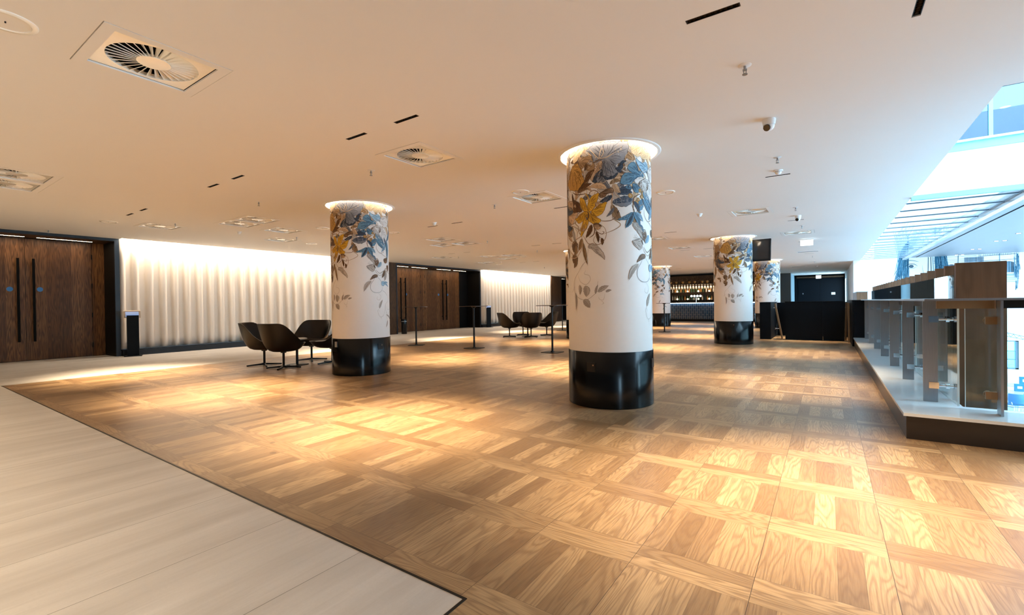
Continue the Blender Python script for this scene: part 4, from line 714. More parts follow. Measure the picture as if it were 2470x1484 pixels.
art.parent = t
# angle each column so its yellow lily shows where the photograph has it
cl = [('nearest large round white column with painted flowers and a glossy black base', -33), ('large round painted column beside the first group of black tub chairs', -52.5), ('painted column in front of the hanging television', -3),
      ('painted column almost hidden behind the left side of the nearest column', -20), ('painted column just behind the low black walls, right of the television', -56), ('far painted column beside a tall thin table, in front of the bar', -95)]
def colrot(i):
    x, y = COLS[i]; return math.atan2(-y, -x) + PI / 2 + math.radians(cl[i][1])
colobjs = []
for i, (x, y) in enumerate(COLS):
    if i == 0: t.location = (x, y, 0); t.rotation_euler = (0, 0, colrot(0)); t['label'] = cl[0][0]; t['group'] = 'painted round columns'; colobjs.append(t)
    else: colobjs.append(dup(t, (x, y, 0), colrot(i), cl[i][0]))
def onbase(t, phi, z, w, h, name, m, deep=.006, star=0, child=None):
    # small curved plate on a column base; phi measured from the direction of the camera
    b = MB(); r = .4865; n = 6; a0 = math.radians(phi - star); da = w / r
    vs = []
    for rr in (r + .0005, r + deep):
        for zz in (z - h / 2, z + h / 2):
            for i in range(n + 1):
                a = a0 - da / 2 + da * i / n; vs.append((rr * math.sin(a), -rr * math.cos(a), zz))
    m_ = n + 1; F = []
    for i in range(n):
        F += [(i, i + 1, m_ + i + 1, m_ + i), (2 * m_ + i, 3 * m_ + i, 3 * m_ + i + 1, 2 * m_ + i + 1), (m_ + i, m_ + i + 1, 3 * m_ + i + 1, 3 * m_ + i), (i, 2 * m_ + i, 2 * m_ + i + 1, i + 1)]
    F += [(0, m_, 3 * m_, 2 * m_), (n, 2 * m_ + n, 3 * m_ + n, m_ + n)]
    b.add(vs, F); return b.build(name, m, t, False)
for i, lst in enumerate([[(-25, .45), (72, .47)], [(38, .47)], [(-2, .50), (76, .47)]]):
    for ph, z in lst:
        o = onbase(colobjs[i], ph, z, .10, .10, 'power_outlet', M['blackm'], .007, cl[i][1]); o['label'] = 'small black power outlet'
        q = onbase(colobjs[i], ph + 3, z + .022, .014, .014, 'switch', M['bronze'], .010, cl[i][1]); q.parent = o
o = onbase(colobjs[1], -62, .50, .15, .20, 'hatch', M['void'], .004, cl[1][1]); o['label'] = 'dark square hatch opening'
q = onbase(colobjs[1], -55, .52, .06, .09, 'valve', M['steel'], .012, cl[1][1]); q.parent = o

# ------------------------------------------------------------------ tub chairs and low tables
def chair():
    t = thing('tub_chair', 'x', 'chair', (0, 0, 0), 0, 'black tub chairs around low tables')
    n = 48; R = 12
    def rim(a):
        s, c = math.sin(a), math.cos(a)
        x = (.375 * (abs(c) ** .82) * (1 if c >= 0 else -1)) * (1 - .30 * max(0, s) ** 1.3)
        y = (.43 if s > 0 else .44) * (abs(s) ** .9) * (1 if s >= 0 else -1)
        k = min(1, max(0, (-s + .42) / 1.22)); k = k * k * (3 - 2 * k)
        return x, y, .465 + .385 * k
    def ring(f, g, dz=0, inn=0):
        out = []
        for i in range(n):
            a = 2 * PI * i / n; x, y, z = rim(a); L = math.hypot(x, y); q = (L * f - inn) / L
            out.append((x * q, y * q, .315 + (z - .315) * g + dz))
        return out
    vs, rows = [], []
    prof = [(0.02, 0), (.25, 0), (.42, .012), (.56, .06), (.68, .16), (.78, .32), (.86, .52), (.93, .75), (.985, .94), (1, 1)]
    for f, g in prof: rows.append(ring(f, g))
    for f, g, i in [(1, 1.012, .012), (1, 1.0, .024), (.985, .95, .03), (.93, .78, .034), (.86, .58, .036)]: rows.append(ring(f, g, 0, i))
    rows.append([(x * .93, y * .93, max(.40, min(z, .47))) for x, y, z in ring(.80, .42, 0, .036)])
    b = MB()
    for r in rows: vs += r
    fs = [(j * n + i, j * n + (i + 1) % n, (j + 1) * n + (i + 1) % n, (j + 1) * n + i) for j in range(len(rows) - 1) for i in range(n)]
    fs.append(tuple(reversed(range(n)))); fs.append(tuple((len(rows) - 1) * n + i for i in range(n)))
    b.add(vs, fs); b.build('shell', M['leather'], t, True, 60)
    b = MB(); rows = []
    for f, z in ((.60, .40), (.70, .415), (.72, .44), (.68, .458), (.55, .466), (.3, .468), (.01, .468)): rows.append([(rim(2 * PI * i / n)[0] * f, rim(2 * PI * i / n)[1] * f + .02, z) for i in range(n)])
    vs = sum(rows, []); b.add(vs, [(j * n + i, j * n + (i + 1) % n, (j + 1) * n + (i + 1) % n, (j + 1) * n + i) for j in range(len(rows) - 1) for i in range(n)]); b.build('seat_cushion', M['leather'], t, True, 60)
    b = MB(); b.cyl(0, 0, .04, .318, .021, 16); b.cyl(0, 0, .29, .318, .05, 16); b.build('stem', M['blackm'], t)
    for k in range(4):
        a = k * PI / 2 + .5; c, s = math.cos(a), math.sin(a); b = MB(); w = .014
        b.add([(c * r - s * q, s * r + c * q, z) for r, z0, z1 in ((.005, .012, .05), (.31, .004, .024)) for z in (z0, z1) for q in (-w, w)], [(0, 1, 3, 2), (4, 6, 7, 5), (0, 4, 5, 1), (2, 3, 7, 6), (0, 2, 6, 4), (1, 5, 7, 3)])
        b.cyl(c * .29, s * .29, 0, .006, .012, 10); b.build('foot', M['blackm'], t, False)
    return t
ch = chair(); fst = True
def faceto(x, y, tx, ty, off=0): return math.atan2(ty - y, tx - x) - PI / 2 + math.radians(off)
seats = [(-9.24, 4.73, -8.72, 5.12, 4, 'black tub chair in first group, leftmost, seen from its side against the curtain'), (-8.48, 4.70, -8.72, 5.12, -16, 'black tub chair in first group, nearest, its back to the camera'),
         (-9.20, 5.72, -8.72, 5.12, -8, 'black tub chair in first group, rear one open towards the camera'), (-8.34, 5.64, -8.78, 5.14, 8, 'black tub chair in first group, cut off by the painted column'),
         (-9.22, 13.24, -8.8, 13.75, 0, 'black tub chair in far group, leftmost, facing right'), (-8.49, 13.50, -8.8, 13.85, 4, 'black tub chair in far group, nearest, its back to the camera'),
         (-9.31, 14.25, -8.8, 13.75, 0, 'black tub chair in far group, rear one open towards the camera'), (-8.40, 14.42, -8.9, 13.85, 0, 'black tub chair in far group, rightmost, behind the tall table pole')]
for x, y, tx, ty, off, lb in seats:
    if fst: ch.location = (x, y, 0); ch.rotation_euler = (0, 0, faceto(x, y, tx, ty, off)); ch['label'] = lb; fst = False
    else: dup(ch, (x, y, 0), faceto(x, y, tx, ty, off), lb)
def lowtable(x, y, lb):
    t = thing('low_table', lb, 'table', (x, y, 0), 0, 'round low tables among the tub chairs')
    b = MB(); b.lathe([(.0001, .505), (.185, .505), (.192, .512), (.192, .522), (.186, .527), (.0001, .527)], 40); b.build('table_top', M['counter'], t)
    b = MB(); b.cyl(0, 0, .012, .505, .024, 16); b.build('pole', M['blackm'], t); b = MB(); b.lathe([(.0001, 0), (.215, 0), (.215, .008), (.20, .013), (.0001, .016)], 40); b.build('foot_plate', M['blackm'], t)
lowtable(-8.74, 5.12, 'round low table in the middle of the first tub chair group'); lowtable(-8.83, 13.82, 'round low table in the middle of the far tub chair group')

# ------------------------------------------------------------------ tall bar tables
t = thing('bar_table', 'x', 'table', (0, 0, 0), 0, 'tall black bar tables')
b = MB(); b.prism(rrect(.60, .60, .10), 1.098, 1.112); b.build('table_top', M['tabletop'], t)
b = MB(); b.cyl(0, 0, .014, 1.06, .024, 18); b.cyl(0, 0, 1.06, 1.098, .024, 18, .075); b.build('pole', M['blackm'], t)
b = MB(); b.prism(rrect(.44, .44, .07), 0, .012); b.cyl(0, 0, .012, .03, .045, 18); b.build('foot_plate', M['blackm'], t)
for i, (x, y, r, lb) in enumerate([(-9.80, 9.36, .6, 'tall thin bar table in front of the farther wooden doors, leftmost'), (-7.70, 9.42, .05, 'tall thin bar table left of the far tub chairs, before the black reveal'), (-5.36, 9.46, .0, 'tall thin bar table just left of the nearest painted column'),
                                   (-5.18, 17.86, .3, 'tall thin bar table in front of the tiled bar, beside the far column'), (-9.3, 17.3, .2, 'far tall bar table hidden behind another, only its foot plate shows')]):
    if i == 0: t.location = (x, y, 0); t.rotation_euler = (0, 0, r); t['label'] = lb
    else: dup(t, (x, y, 0), r, lb)

# ------------------------------------------------------------------ tablet stands and bin
t = thing('tablet_stand', 'dark floor stand with a tilted blue tablet beside the nearer curtain', 'tablet stand', (-14.05, 4.02, 0), math.radians(70), 'tablet stands beside the portals')
b = MB(); b.box(-.17, .17, -.13, .16, 0, .02); b.build('foot_plate', M['blackm'], t, False)
b = MB(); b.box(-.115, .115, -.03, .045, .02, 1.0); b.box(-.10, .10, -.033, -.03, .06, .97); b.build('post', M['navy'], t, False)
def tilt(o, px=0, pz=1.0, a=.55):
    for v in o.data.vertices:
        y, z = v.co.y, v.co.z - pz; v.co.y = y * math.cos(a) - z * math.sin(a); v.co.z = pz + y * math.sin(a) + z * math.cos(a)
b = MB(); b.box(-.17, .15, -.012, .012, .93, 1.13); k = b.build('tablet_case', M['bezel'], t, False); tilt(k, 0, 1.03)
b = MB(); b.box(-.135, .115, -.0145, -.0125, .955, 1.105); s = b.build('screen', M['screen'], t, False); tilt(s, 0, 1.03); s.parent = k
for o_ in (k, s): pass
dup(t, (-14.03, 18.35, 0), math.radians(70), 'far dark floor stand with tilted tablet between black reveal and second curtain')
t = thing('litter_bin', 'slim black cylindrical bin beside the farther wooden doors', 'bin', (-14.15, 12.86, 0))
b = MB(); b.lathe([(.0001, 0), (.105, 0), (.11, .01), (.11, .57), (.105, .595), (.08, .6), (.0001, .56)], 32); b.build('body', M['black'], t)
b = MB(); b.lathe([(.112, .50), (.1135, .505), (.1135, .515), (.112, .52)], 32); b.build('band', M['steel'], t)
# ------------------------------------------------------------------ bar at the far end
bx0, bx1 = -13.0, -3.05
t = thing('bar_counter', 'long bar counter clad in dark navy tiles with a pale top', 'bar counter', (0, 28.0, 0))
b = MB(); b.box(bx0, bx1, 0, .62, .14, 1.03); b.build('tiled_front', M['tile'], t, False)
b = MB(); b.box(bx0, bx1, .05, .55, 0, .14); b.build('kickboard', M['recess'], t, False)
b = MB(); b.box(bx0 - .02, bx1 + .02, -.10, .66, 1.075, 1.115); b.build('counter_top', M['counter'], t, False)
b = MB(); b.box(bx0, bx1, .0, .6, 1.031, 1.074); b.build('sub_frame', M['blackm'], t, False)
b = MB(); b.box(bx0, bx1, -.05, -.03, 1.055, 1.073); b.build('light_strip', M['ledb'], t, False)
t = thing('bar_tap', 'four white globe bar tap rack on the bar top', 'beer tap', (-6.35, 28.25, 1.115))
b = MB(); b.cyl(0, 0, 0, .27, .035, 16); b.box(-.30, .30, -.03, .03, .27, .31); b.build('tower', M['chrome'], t)
for k in range(4): b = MB(); b.sphere((-.25 + .165 * k, -.01, .36), .062, 10); b.build('globe', M['exitw'], t)
t = thing('back_bar', 'dark back bar shelving behind the tiled counter', 'shelving', (0, 29.3, 0))
for z in (1.25, 1.72): b = MB(); b.box(bx0, bx1, 0, .35, z - .02, z); b.build('shelf', M['blackm'], t, False)
b = MB(); b.box(bx0, bx1, -.45, .0, 2.185, 2.21); b.build('glass_rack', M['blackm'], t, False)
b = MB()
for k in range(11): x = bx0 + .1 + k * .97; b.box(x, x + .03, 0, .03, 1.0, 2.185)
b.build('upright', M['blackm'], t, False)
b = MB(); b.box(bx0, bx1, 29.86, 29.9, 0, 2.75); struct(b, 'wall_back', M['walnutd'], smooth=False)
b = MB(); b.box(bx0, bx1, .2, .9, .0, .95); b.build('cabinet', M['walnutd'], t, False)
kinds = []
for nm, m, r, h in (('slim', 'greenb', .036, .30), ('round', 'amber', .045, .26), ('pale', 'clearb', .04, .29)):
    b = MB(); b.lathe([(.0001, 0), (r, 0), (r, h * .58), (r * .8, h * .68), (.014, h * .78), (.014, h), (.0001, h)], 14)
    o = b.build('bottle', M[m], None); kinds.append(o); C.objects.unlink(o)
rnd = random.Random(5); x = -8.1; n = 0
labs = {0: 'slim dark green bottle on a back bar shelf', 1: 'round amber bottle on a back bar shelf', 2: 'pale bottle on a back bar shelf'}
for z in (1.25, 1.72):
    x = -8.0
    while x < -3.3:
        k = rnd.randrange(3); o = kinds[k].copy(); C.objects.link(o); o.location = (x, 29.43 + rnd.uniform(-.04, .04), z)
        tag(o, labs[k], 'bottle', 'bottles on the back bar'); x += rnd.uniform(.10, .17)
for z, lb in ((1.27, 'glowing lamp on the lower back bar shelf'), (1.74, 'glowing lamp on the upper back bar shelf')):
    p = thing('shelf_lamp', lb, 'lamp', (-7.7, 29.34, z - .02), 0, 'small lamps on the back bar')
    b = MB(); b.sphere((0, 0, .06), .048, 8); b.build('globe', M['bulb'], p); b = MB(); b.cyl(0, 0, 0, .015, .03, 12); b.build('base', M['blackm'], p)
    for k in range(1, 8): dup(p, (-7.7 + .62 * k, 29.34, z - .02))
g = None
for k in range(30):
    x = -8.0 + k * .165
    if g is None:
        g = thing('wine_glass', 'stemmed wine glass hanging upside down from the rack over the bar', 'wine glass', (x, 29.05, 2.185), 0, 'hanging wine glasses')
        b = MB(); b.lathe([(.0001, -.002), (.038, -.002), (.038, -.006), (.005, -.012), (.0045, -.095)], 14); b.build('stem', M['clearb'], g)
        b = MB(); b.lathe([(.0045, -.095), (.035, -.12), (.052, -.17), (.05, -.23), (.043, -.27), (.041, -.27), (.048, -.23), (.05, -.17), (.033, -.123), (.0001, -.10)], 16); b.build('bowl', M['clearb'], g)
    else: dup(g, (x, 29.05, 2.185))
for k in range(14):
    x = -8.0 + k * .36
    if k == 0:
        p = thing('rack_lamp', 'small glowing amber lamp among the dried foliage over the bar', 'lamp', (x, 29.0, 2.21), 0, 'amber lamps over the bar')
        b = MB(); b.lathe([(.0001, .02), (.05, .05), (.075, .11), (.08, .17), (.072, .17), (.066, .11), (.0001, .06)], 16); b.build('shade', M['amber'], p)
        b = MB(); b.sphere((0, 0, .10), .035, 8); b.build('bulb', M['bulb'], p); b = MB(); b.cyl(0, 0, 0, .03, .03, 12); b.build('base', M['blackm'], p)
    else: dup(p, (x + rnd.uniform(-.05, .05), 29.0, 2.21))
mb = MB()
for k in range(900):
    x = rnd.uniform(-8.3, -3.1); y = rnd.uniform(29.15, 29.5); z = 2.22 + abs(rnd.gauss(0, .16)); a = rnd.uniform(0, 2 * PI); L = rnd.uniform(.05, .12); tl = rnd.uniform(-.6, 1)
    d = Vector((math.cos(a), math.sin(a) * .6, tl)).normalized() * L; s = Vector((-d.y, d.x, .3 * L)).normalized() * L * .22; p = Vector((x, y, z))
    mb.add([p, p + d * .5 + s, p + d, p + d * .5 - s], [(0, 1, 2, 3)])
o = mb.build('foliage', M['foliage'], None, False); o['kind'] = 'stuff'; tag(o, 'dried brown foliage along the top of the bar', 'foliage')
l = bpy.data.lights.new('bar_glow', 'AREA'); l.shape = 'RECTANGLE'; l.size = 4.6; l.size_y = .05; l.energy = 30; l.color = WARM
o = bpy.data.objects.new('bar_glow', l); C.objects.link(o); o.location = (-5.6, 28.95, 2.17); o.rotation_euler = (math.radians(30), 0, 0)

# ------------------------------------------------------------------ television
t = thing('television', 'black television hanging from the ceiling beside a painted column, screen angled away', 'television', (-1.72, 14.0, 2.51), math.radians(-6))
b = MB(); b.box(-.52, .49, -.03, .03, -.30, .29); b.build('casing', M['blackm'], t, False)
b = MB(); b.box(-.48, .44, -.034, -.031, -.25, .25); s = b.build('screen', M['tvface'], t, False)
b = MB(); b.tube((0, .05, .1), (0, .05, H - 2.51), .02, 10); b.box(-.10, .10, .031, .06, -.1, .12); b.build('ceiling_bracket', M['blackm'], t)
for c_ in t.children: 
    for v in c_.data.vertices:
        if c_.name.startswith('ceiling'): continue
        y, z = v.co.y, v.co.z; a = math.radians(-8); v.co.y = y * math.cos(a) - z * math.sin(a); v.co.z = y * math.sin(a) + z * math.cos(a)

# ------------------------------------------------------------------ black low walls at the stair
def lowwall(lb, parts, top=None):
    t = thing('low_wall', lb, 'low wall', (0, 0, 0)); 
    for nm, bx in parts: b = MB(); b.box(*bx); b.build(nm, M['navy'], t, False)
    return t
lowwall('short dark low wall block right of the column with the television', [('panel', (-1.69, -1.40, 15.6, 17.6, 0, 1.09)), ('capping', (-1.70, -1.39, 15.59, 17.6, 1.091, 1.105))])
lowwall('wide dark low wall of two panels under the exit sign', [('panel', (-1.04, -.125, 15.72, 15.92, 0, 1.10)), ('panel', (-.12, .375, 15.72, 15.92, 0, 1.10)), ('capping', (-1.05, .385, 15.70, 15.94, 1.101, 1.115))])
lowwall('dark backing low wall behind the two leaning handrail posts', [('panel', (-1.39, .56, 17.5, 17.6, 0, 1.08))])
lowwall('navy end pier where the glass balustrade meets the dark low walls', [('panel', (.49, .527, 14.0, 17.6, 0, 1.12)), ('panel', (.53, .745, 14.0, 17.6, .216, 1.12)), ('capping', (.485, .75, 13.99, 17.6, 1.121, 1.135))])
def lean(lb, xb, xt, y, cl=.10):
    t = thing('leaning_post', lb, 'handrail post', (xb, y, 0), 0, 'leaning bronze posts at the stair')
    b = MB(); w = .022; dx = xt - xb
    b.add([(-w, -.05, 0), (w, -.05, 0), (w, .05, 0), (-w, .05, 0), (dx - w, -.05, 1.06), (dx + w, -.05, 1.06), (dx + w, .05, 1.06), (dx - w, .05, 1.06)], [(3, 2, 1, 0), (4, 5, 6, 7), (0, 1, 5, 4), (1, 2, 6, 5), (2, 3, 7, 6), (3, 0, 4, 7)]); b.build('blade', M['bronze'], t, False)
    s = -1 if dx < 0 else 1
    for z in (.30, .93): x = dx * z / 1.06; b = MB(); b.tube((x + s * .025, 0, z), (x + s * (.03 + cl), 0, z), .012, 8); b.cyl(x + s * (.03 + cl), 0, z - .025, z + .025, .022, 10); b.build('clamp', M['chrome'], t)
lean('leaning bronze post in the gap between the two dark low walls', -1.138, -1.32, 16.0); lean('leaning bronze post at the right end of the wide dark low wall', .405, .43, 16.0, -.05); lean('leaning bronze post beside the navy end pier', .462, .452, 15.3, -.07)

# ------------------------------------------------------------------ kerb, glass balustrade and timber fins
b = MB(); b.box(.525, .93, 4.94, 17.6, 0, .19); b.box(.93, 9, 4.94, 5.42, 0, .19); k = struct(b, 'trim_11', M['kerb'], smooth=False)
b = MB(); b.box(.505, .952, 4.915, 17.6, .19, .215); b.box(.952, 9, 4.915, 5.44, .19, .215); struct(b, 'trim_12', M['kerbtop'], smooth=False)
bal = thing('glass_balustrade', 'glass balustrade with flat steel posts and a broad metal handrail on the pale kerb', 'balustrade', (0, 0, 0))
ya = [5.58, 6.98, 8.30, 9.65, 11.0, 12.35, 13.66]
def clamp(mb, p, d, z):
    p = Vector((*p, z)); d = Vector(d)
    mb.tube(p, p + d * .05, .013, 12); mb.tube(p + d * .05, p + d * .075, .026, 16); mb.tube(p + d * .075, p + d * .1, .016, 12)
    return mb
for y in ya:
    b = MB(); b.box(.712, .812, y - .008, y + .008, .216, 1.125); p = b.build('post', M['steel'], bal, False)
    for z in (.365, .962):
        b = MB(); b.box(.75, .818, y - .016, y + .016, z - .028, z + .028); clamp(b, (.815, y), (1, 0, 0), z); b.build('clamp', M['chrome'], p)
for x in (1.122, 2.55, 3.98):
    b = MB(); b.box(x - .008, x + .008, 5.13, 5.235, .216, 1.125); p = b.build('post', M['steel'], bal, False)
    for z in (.36, .965):
        b = MB(); b.box(x - .075, x + .012, 5.22, 5.25, z - .03, z + .03); clamp(b, (x - .045, 5.25), (0, 1, 0), z); b.build('clamp', M['bronze'], p)
gy = [5.36] + [(a + q) / 2 for a, q in zip(ya, ya[1:])] + [13.98]
for a, q in zip(gy, gy[1:]):
    b = MB(); b.box(.905, .917, a + .008, q - .008, .23, 1.06); p = b.build('glass_panel', M['glass'], bal, False)
    b = MB(); b.box(.904, .918, a + .005, a + .0078, .23, 1.06); b.build('edge_highlight', M['edge'], p, False)  # pale strip paints in the light caught by the pane's end
for a, q in ((.945, 1.84), (1.84, 3.27), (3.27, 4.7)):
    b = MB(); b.box(a + .008, q - .008, 5.35, 5.362, .23, 1.06); p = b.build('glass_panel', M['glass'], bal, False)
    b = MB(); b.box(a + .0045, a + .0078, 5.349, 5.363, .23, 1.06); b.build('edge_highlight', M['edge'], p, False)  # same painted highlight along the front panes
b = MB(); b.box(.66, .94, 5.08, 13.985, 1.128, 1.146); b.box(.94, 9, 5.08, 5.38, 1.128, 1.146); b.build('handrail', M['steel'], bal, False)
b = MB(); b.box(.885, .925, 5.40, 13.98, 1.06, 1.127); b.build('glass_channel', M['blackm'], bal, False)
b = MB(); b.box(.76, 1.105, 5.25, 5.29, 1.062, 1.127); b.build('rail_bracket', M['bronze'], bal, False)
b = MB(); b.box(1.14, 9, 5.33, 5.37, 1.062, 1.127); b.build('glass_channel', M['blackm'], bal, False)
fs = thing('timber_fin_screen', 'row of upright brown timber fins behind tall reflective glass beyond the balustrade', 'fin screen', (0, 0, 0))
for k in range(21):
    y = 5.75 + .471 * k; b = MB(); b.box(.963, 1.288, y, y + .055, -.3, 1.47); b.build('fin', M['fin'], fs, False)
b = MB(); b.box(.947, .958, 5.80, 15.3, -.3, 1.362); b.build('glass_sheet', glassmat('screen_glass', (.72, .78, .80), .10), fs, False)
b = MB(); b.box(.940, .961, 5.755, 5.80, -.3, 1.06); b.build('edge_channel', M['blackm'], fs, False)
b = MB(); b.box(.95, 1.29, 5.75, 15.3, -.36, -.301); b.build('bottom_rail', M['blackm'], fs, False)
t = thing('timber_box', 'pale brown timber box top beyond the navy end pier', 'planter box', (.98, 20, 0)); b = MB(); b.box(-.15, .15, 0, 3.0, .217, 1.40); b.build('panel', M['fin'], t, False)  # solid box stands in for the fins of the far balustrade
b = MB(); b.box(-.16, .16, -.01, 3.01, 1.40, 1.42); b.build('capping', M['steel'], t, False)

# ------------------------------------------------------------------ blue ink drawing on the far wall
def strokes():
    A = MB(); rnd = random.Random(11); Y0 = 25.615
    def st(pts, w, c, taper=True):
        w *= .62; n = len(pts); vs = []; st.k += 1; y = Y0 - st.k * .00002
        for i, p in enumerate(pts):
            a, q = pts[max(0, i - 1)], pts[min(n - 1, i + 1)]; d = Vector((q[0] - a[0], q[1] - a[1])); d = d.normalized() if d.length > 1e-9 else Vector((1, 0)); k = w / 2 * ((1 - abs(2 * i / (n - 1) - 1) ** 2 * .8) if taper and n > 2 else 1)
            vs += [(p[0] - d.y * k, y, p[1] + d.x * k), (p[0] + d.y * k, y, p[1] - d.x * k)]
        A.add(vs, [(2 * i, 2 * i + 1, 2 * i + 3, 2 * i + 2) for i in range(n - 1)], c)
    st.k = 0
    D, Md, Lt = (.004, .035, .065), (.02, .10, .16), (.10, .22, .30)
    cx, cz = 3.25, 2.35
    for side in (-1, 1):                                     # loose hair falling both sides of a face
        for k in range(120):
            t = rnd.random(); s0 = rnd.uniform(0, .35); x0 = cx + side * s0 * .8 + (.1 if side > 0 else -.05); z0 = cz + rnd.uniform(.95, 1.5) - s0 * .5
            w = rnd.uniform(.42, .78) ; x1 = cx + side * w; z1 = cz + rnd.uniform(.1, .6); x2 = cx + side * w * rnd.uniform(.85, 1.25); z2 = cz - rnd.uniform(.1, .75)
            st(catmull([(x0, z0), ((x0 + x1) / 2 + side * .1, (z0 + z1) / 2 + .12), (x1, z1), (x2, z2)], 6), rnd.uniform(.015, .05), rnd.choice((D, Md, Md, Lt)))
    for k in range(30): x = cx + rnd.uniform(-.45, .5); z = cz + 1.25 + rnd.uniform(-.1, .35); st(catmull([(x, z), (x + rnd.uniform(-.1, .2), z + .12), (x + rnd.uniform(.1, .4), z - .05)], 5), .04, rnd.choice((Md, Lt, Lt)))
    ex, ez = 2.92, 2.50                                       # an eye and brow
    st(catmull([(ex - .22, ez + .0), (ex - .1, ez + .1), (ex + .08, ez + .11), (ex + .2, ez + .02)], 6), .035, D); st(catmull([(ex - .2, ez - .02), (ex, ez - .08), (ex + .18, ez - .01)], 6), .02, Md)
    for r, c_ in ((.018, D), (.045, Md), (.066, D)): st([(ex + r * math.cos(a * .42), ez + .015 + r * .8 * math.sin(a * .42)) for a in range(16)], .03, c_, False)
    st(catmull([(ex - .27, ez + .17), (ex - .05, ez + .27), (ex + .24, ez + .2)], 6), .035, Md); st(catmull([(ex + .35, ez + .05), (ex + .38, ez - .25), (ex + .48, ez - .42), (ex + .36, ez - .48)], 6), .02, Lt)
    for k in range(20): x = cx - .75 + rnd.uniform(-.1, .3); st([(x, cz - rnd.uniform(.2, .5)), (x + .25, cz - rnd.uniform(.7, 1.0))], .02, rnd.choice((Md, Lt)))
    for ax, az, w, h in ((3.82, 2.10, .15, .42), (4.16, 2.10, .15, .42), (5.80, 2.12, .18, .42)):     # arched windows
        for q in range(11):
            x = ax - w + 2 * w * q / 10; zt = az + h - w + math.sqrt(max(0, w * w - (x - ax) ** 2)); st([(x, az), (x, zt)], 2 * w / 9, rnd.choice((Md, D, Lt)), False)
        st([(ax - w, az)] + [(ax - w * math.cos(a * PI / 10), az + h - w + w * math.sin(a * PI / 10)) for a in range(11)] + [(ax + w, az)], .02, D, False)
        for q in range(4): st([(ax - w - .05, az - .06 - q * .06), (ax + w + .1, az - .06 - q * .06)], .012, Lt, False)
    for x in (3.45, 3.55, 3.62, 4.0, 4.35, 4.98, 5.02, 5.55): st([(x, 1.9 + rnd.uniform(0, .3)), (x + rnd.uniform(-.02, .02), 2.87)], rnd.uniform(.012, .04), rnd.choice((Md, D, Lt)), False)
    for z in (2.62, 2.66, 2.84, 2.72): st([(3.6, z + rnd.uniform(-.03, .03)), (4.9, z)], .014, Md, False)
    for z in (2.60, 2.80): st([(5.0, z), (6.0, z + .03)], .022, D, False)
    for k in range(40): x = 4.55 + k * .014; st([(x, 2.58), (x, 2.78)], .012, rnd.choice((Md, D, Lt)), False)
    for k in range(16): x = 5.1 + k * .05; st([(x, 2.80), (x + rnd.uniform(-.01, .01), 2.88)], .014, Md, False)
    for k in range(36): x = 6.0 + rnd.gauss(0, .05); z = rnd.uniform(1.4, 2.6); st([(x, z), (x + rnd.uniform(-.03, .03), z + rnd.uniform(.2, .45))], rnd.uniform(.01, .03), rnd.choice((Md, Lt, Md)), True)
    for k in range(12): z = 1.7 + rnd.uniform(0, .35); st([(5.65, z), (6.0, z)], .012, Lt, False)
    for z in range(14): st([(3.4 + rnd.uniform(-.1, .1), 3.0 + z * .12), (4.9 + rnd.uniform(-.2, .2), 3.02 + z * .12)], .02, Lt, False)
    o = A.build('wall_drawing', M['art'], None, False); tag(o, 'blue ink drawing of a face with loose hair and arches on the far wall', 'wall drawing')
    A.v, A.f, A.c = [], [], []
    # a drawn crane jib lower down
    st([(5.72, -.22), (7.2, -.66)], .018, Md, False); st([(5.72, -.36), (7.2, -.74)], .014, Md, False); st([(5.71, -.16), (5.71, -.44)], .05, D, False)
    for k in range(9): x = 5.75 + k * .16; a = -.225 - (x - 5.72) * .297; q = -.36 - (x + .08 - 5.72) * .257; st([(x, a), (x + .08, q)], .012, Md, False); st([(x + .08, q), (x + .16, a - .048)], .012, Md, False)
    o = A.build('wall_drawing', M['art'], None, False); tag(o, 'thin blue line drawing of a crane jib above the wall window', 'wall drawing')
strokes()

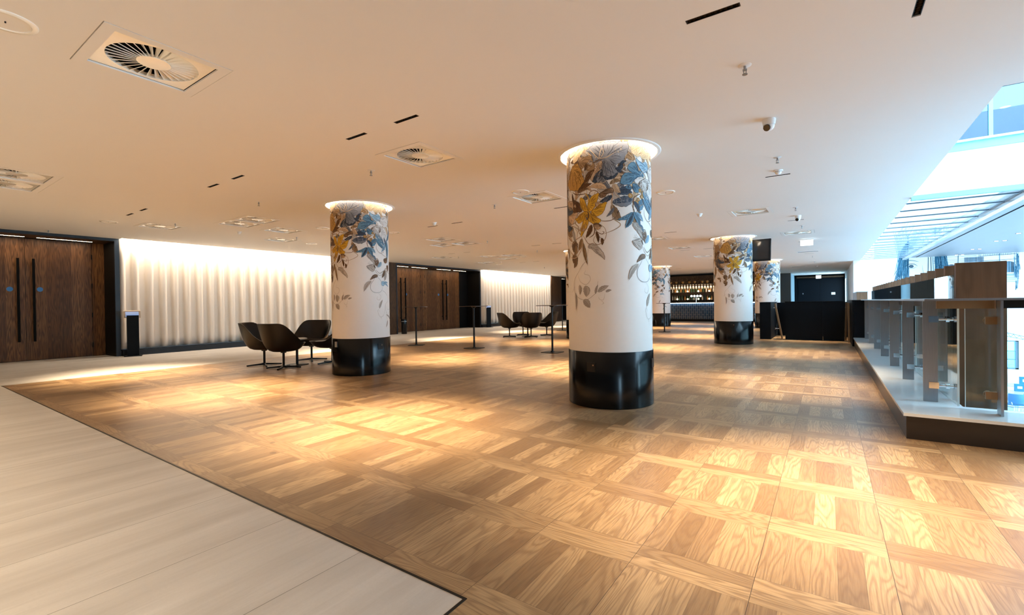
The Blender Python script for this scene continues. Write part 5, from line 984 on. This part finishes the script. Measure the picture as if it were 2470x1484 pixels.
# ------------------------------------------------------------------ cafe on the lower floor
LZ = -2.6
def cafe_table(x, y, lb):
    t = thing('cafe_table', lb, 'table', (x, y, LZ), 0, 'white cafe tables on the lower floor')
    b = MB(); b.cyl(0, 0, .735, .76, .42, 32); b.build('table_top', M['gloss'], t); b = MB(); b.cyl(0, 0, .03, .735, .03, 12); b.build('pole', M['gloss'], t); b = MB(); b.cyl(0, 0, 0, .03, .24, 24); b.build('foot_plate', M['gloss'], t)
cafe_table(5.34, 22.6, 'farther white round cafe table seen through the balustrade at right edge'); cafe_table(4.93, 20.95, 'nearer white round cafe table seen through the balustrade at right edge')
def cafe_chair(x, y, r, m, lb, grp):
    t = thing('cafe_chair', lb, 'chair', (x, y, LZ), r, grp)
    b = MB(); b.lathe([(.0001, .44), (.20, .445), (.23, .46), (.22, .475), (.0001, .465)], 24); b.build('seat', M[m], t)
    b = MB(); b.lathe([(.21, .50), (.235, .62), (.225, .80), (.205, .80), (.215, .62), (.19, .50), (.21, .50)], 20, 0, 0, PI * 1.05, PI * 1.95); b.build('backrest', M[m], t)
    for sx in (-1, 1):
        for sy in (-1, 1): b = MB(); b.tube((sx * .12, sy * .12, .445), (sx * .19, sy * .19, 0), .011, 8); b.build('leg', M['gloss'], t)
    for sx in (-1, 1): b = MB(); b.tube((sx * .17, -.12, .46), (sx * .19, -.11, .55), .01, 6); b.build('back_support', M['gloss'], t)
cafe_chair(4.72, 20.35, PI * .15, 'blue', 'blue cafe chair half hidden by the timber fin at right edge', 'blue cafe chairs below'); cafe_chair(5.50, 20.45, -.6, 'blue', 'blue cafe chair cut by the right picture edge', 'blue cafe chairs below')
cafe_chair(5.45, 21.75, -2.2, 'orange', 'orange cafe chair behind the small menu block', 'orange cafe chair')
for x, y, s, lb in ((4.99, 21.1, .11, 'small dark blue menu block on the nearer cafe table'), (5.50, 22.7, .13, 'dark blue menu block on the farther cafe table')):
    t = thing('menu_block', lb, 'menu holder', (x, y, LZ + .762)); b = MB(); b.box(-s, s, -.04, .04, 0, 2.1 * s); b.build('block', M['blue'], t, False); b = MB(); b.box(-s * .5, s * .5, -.044, -.041, s * .8, s * 1.5); b.build('label', M['gloss'], t, False)
t = thing('lower_railing', 'thin grey railing in front of the lower cafe tables', 'railing', (4.2, 19.6, LZ))
for z in (.30, .5): b = MB(); b.tube((0, 0, z), (4, 0, z), .012, 8); b.build('rail', M['rib'], t)
for x in (0, .75, 1.5, 2.25, 3.0, 4.0): b = MB(); b.tube((x, 0, 0), (x, 0, .5), .014, 8); b.build('post', M['rib'], t)
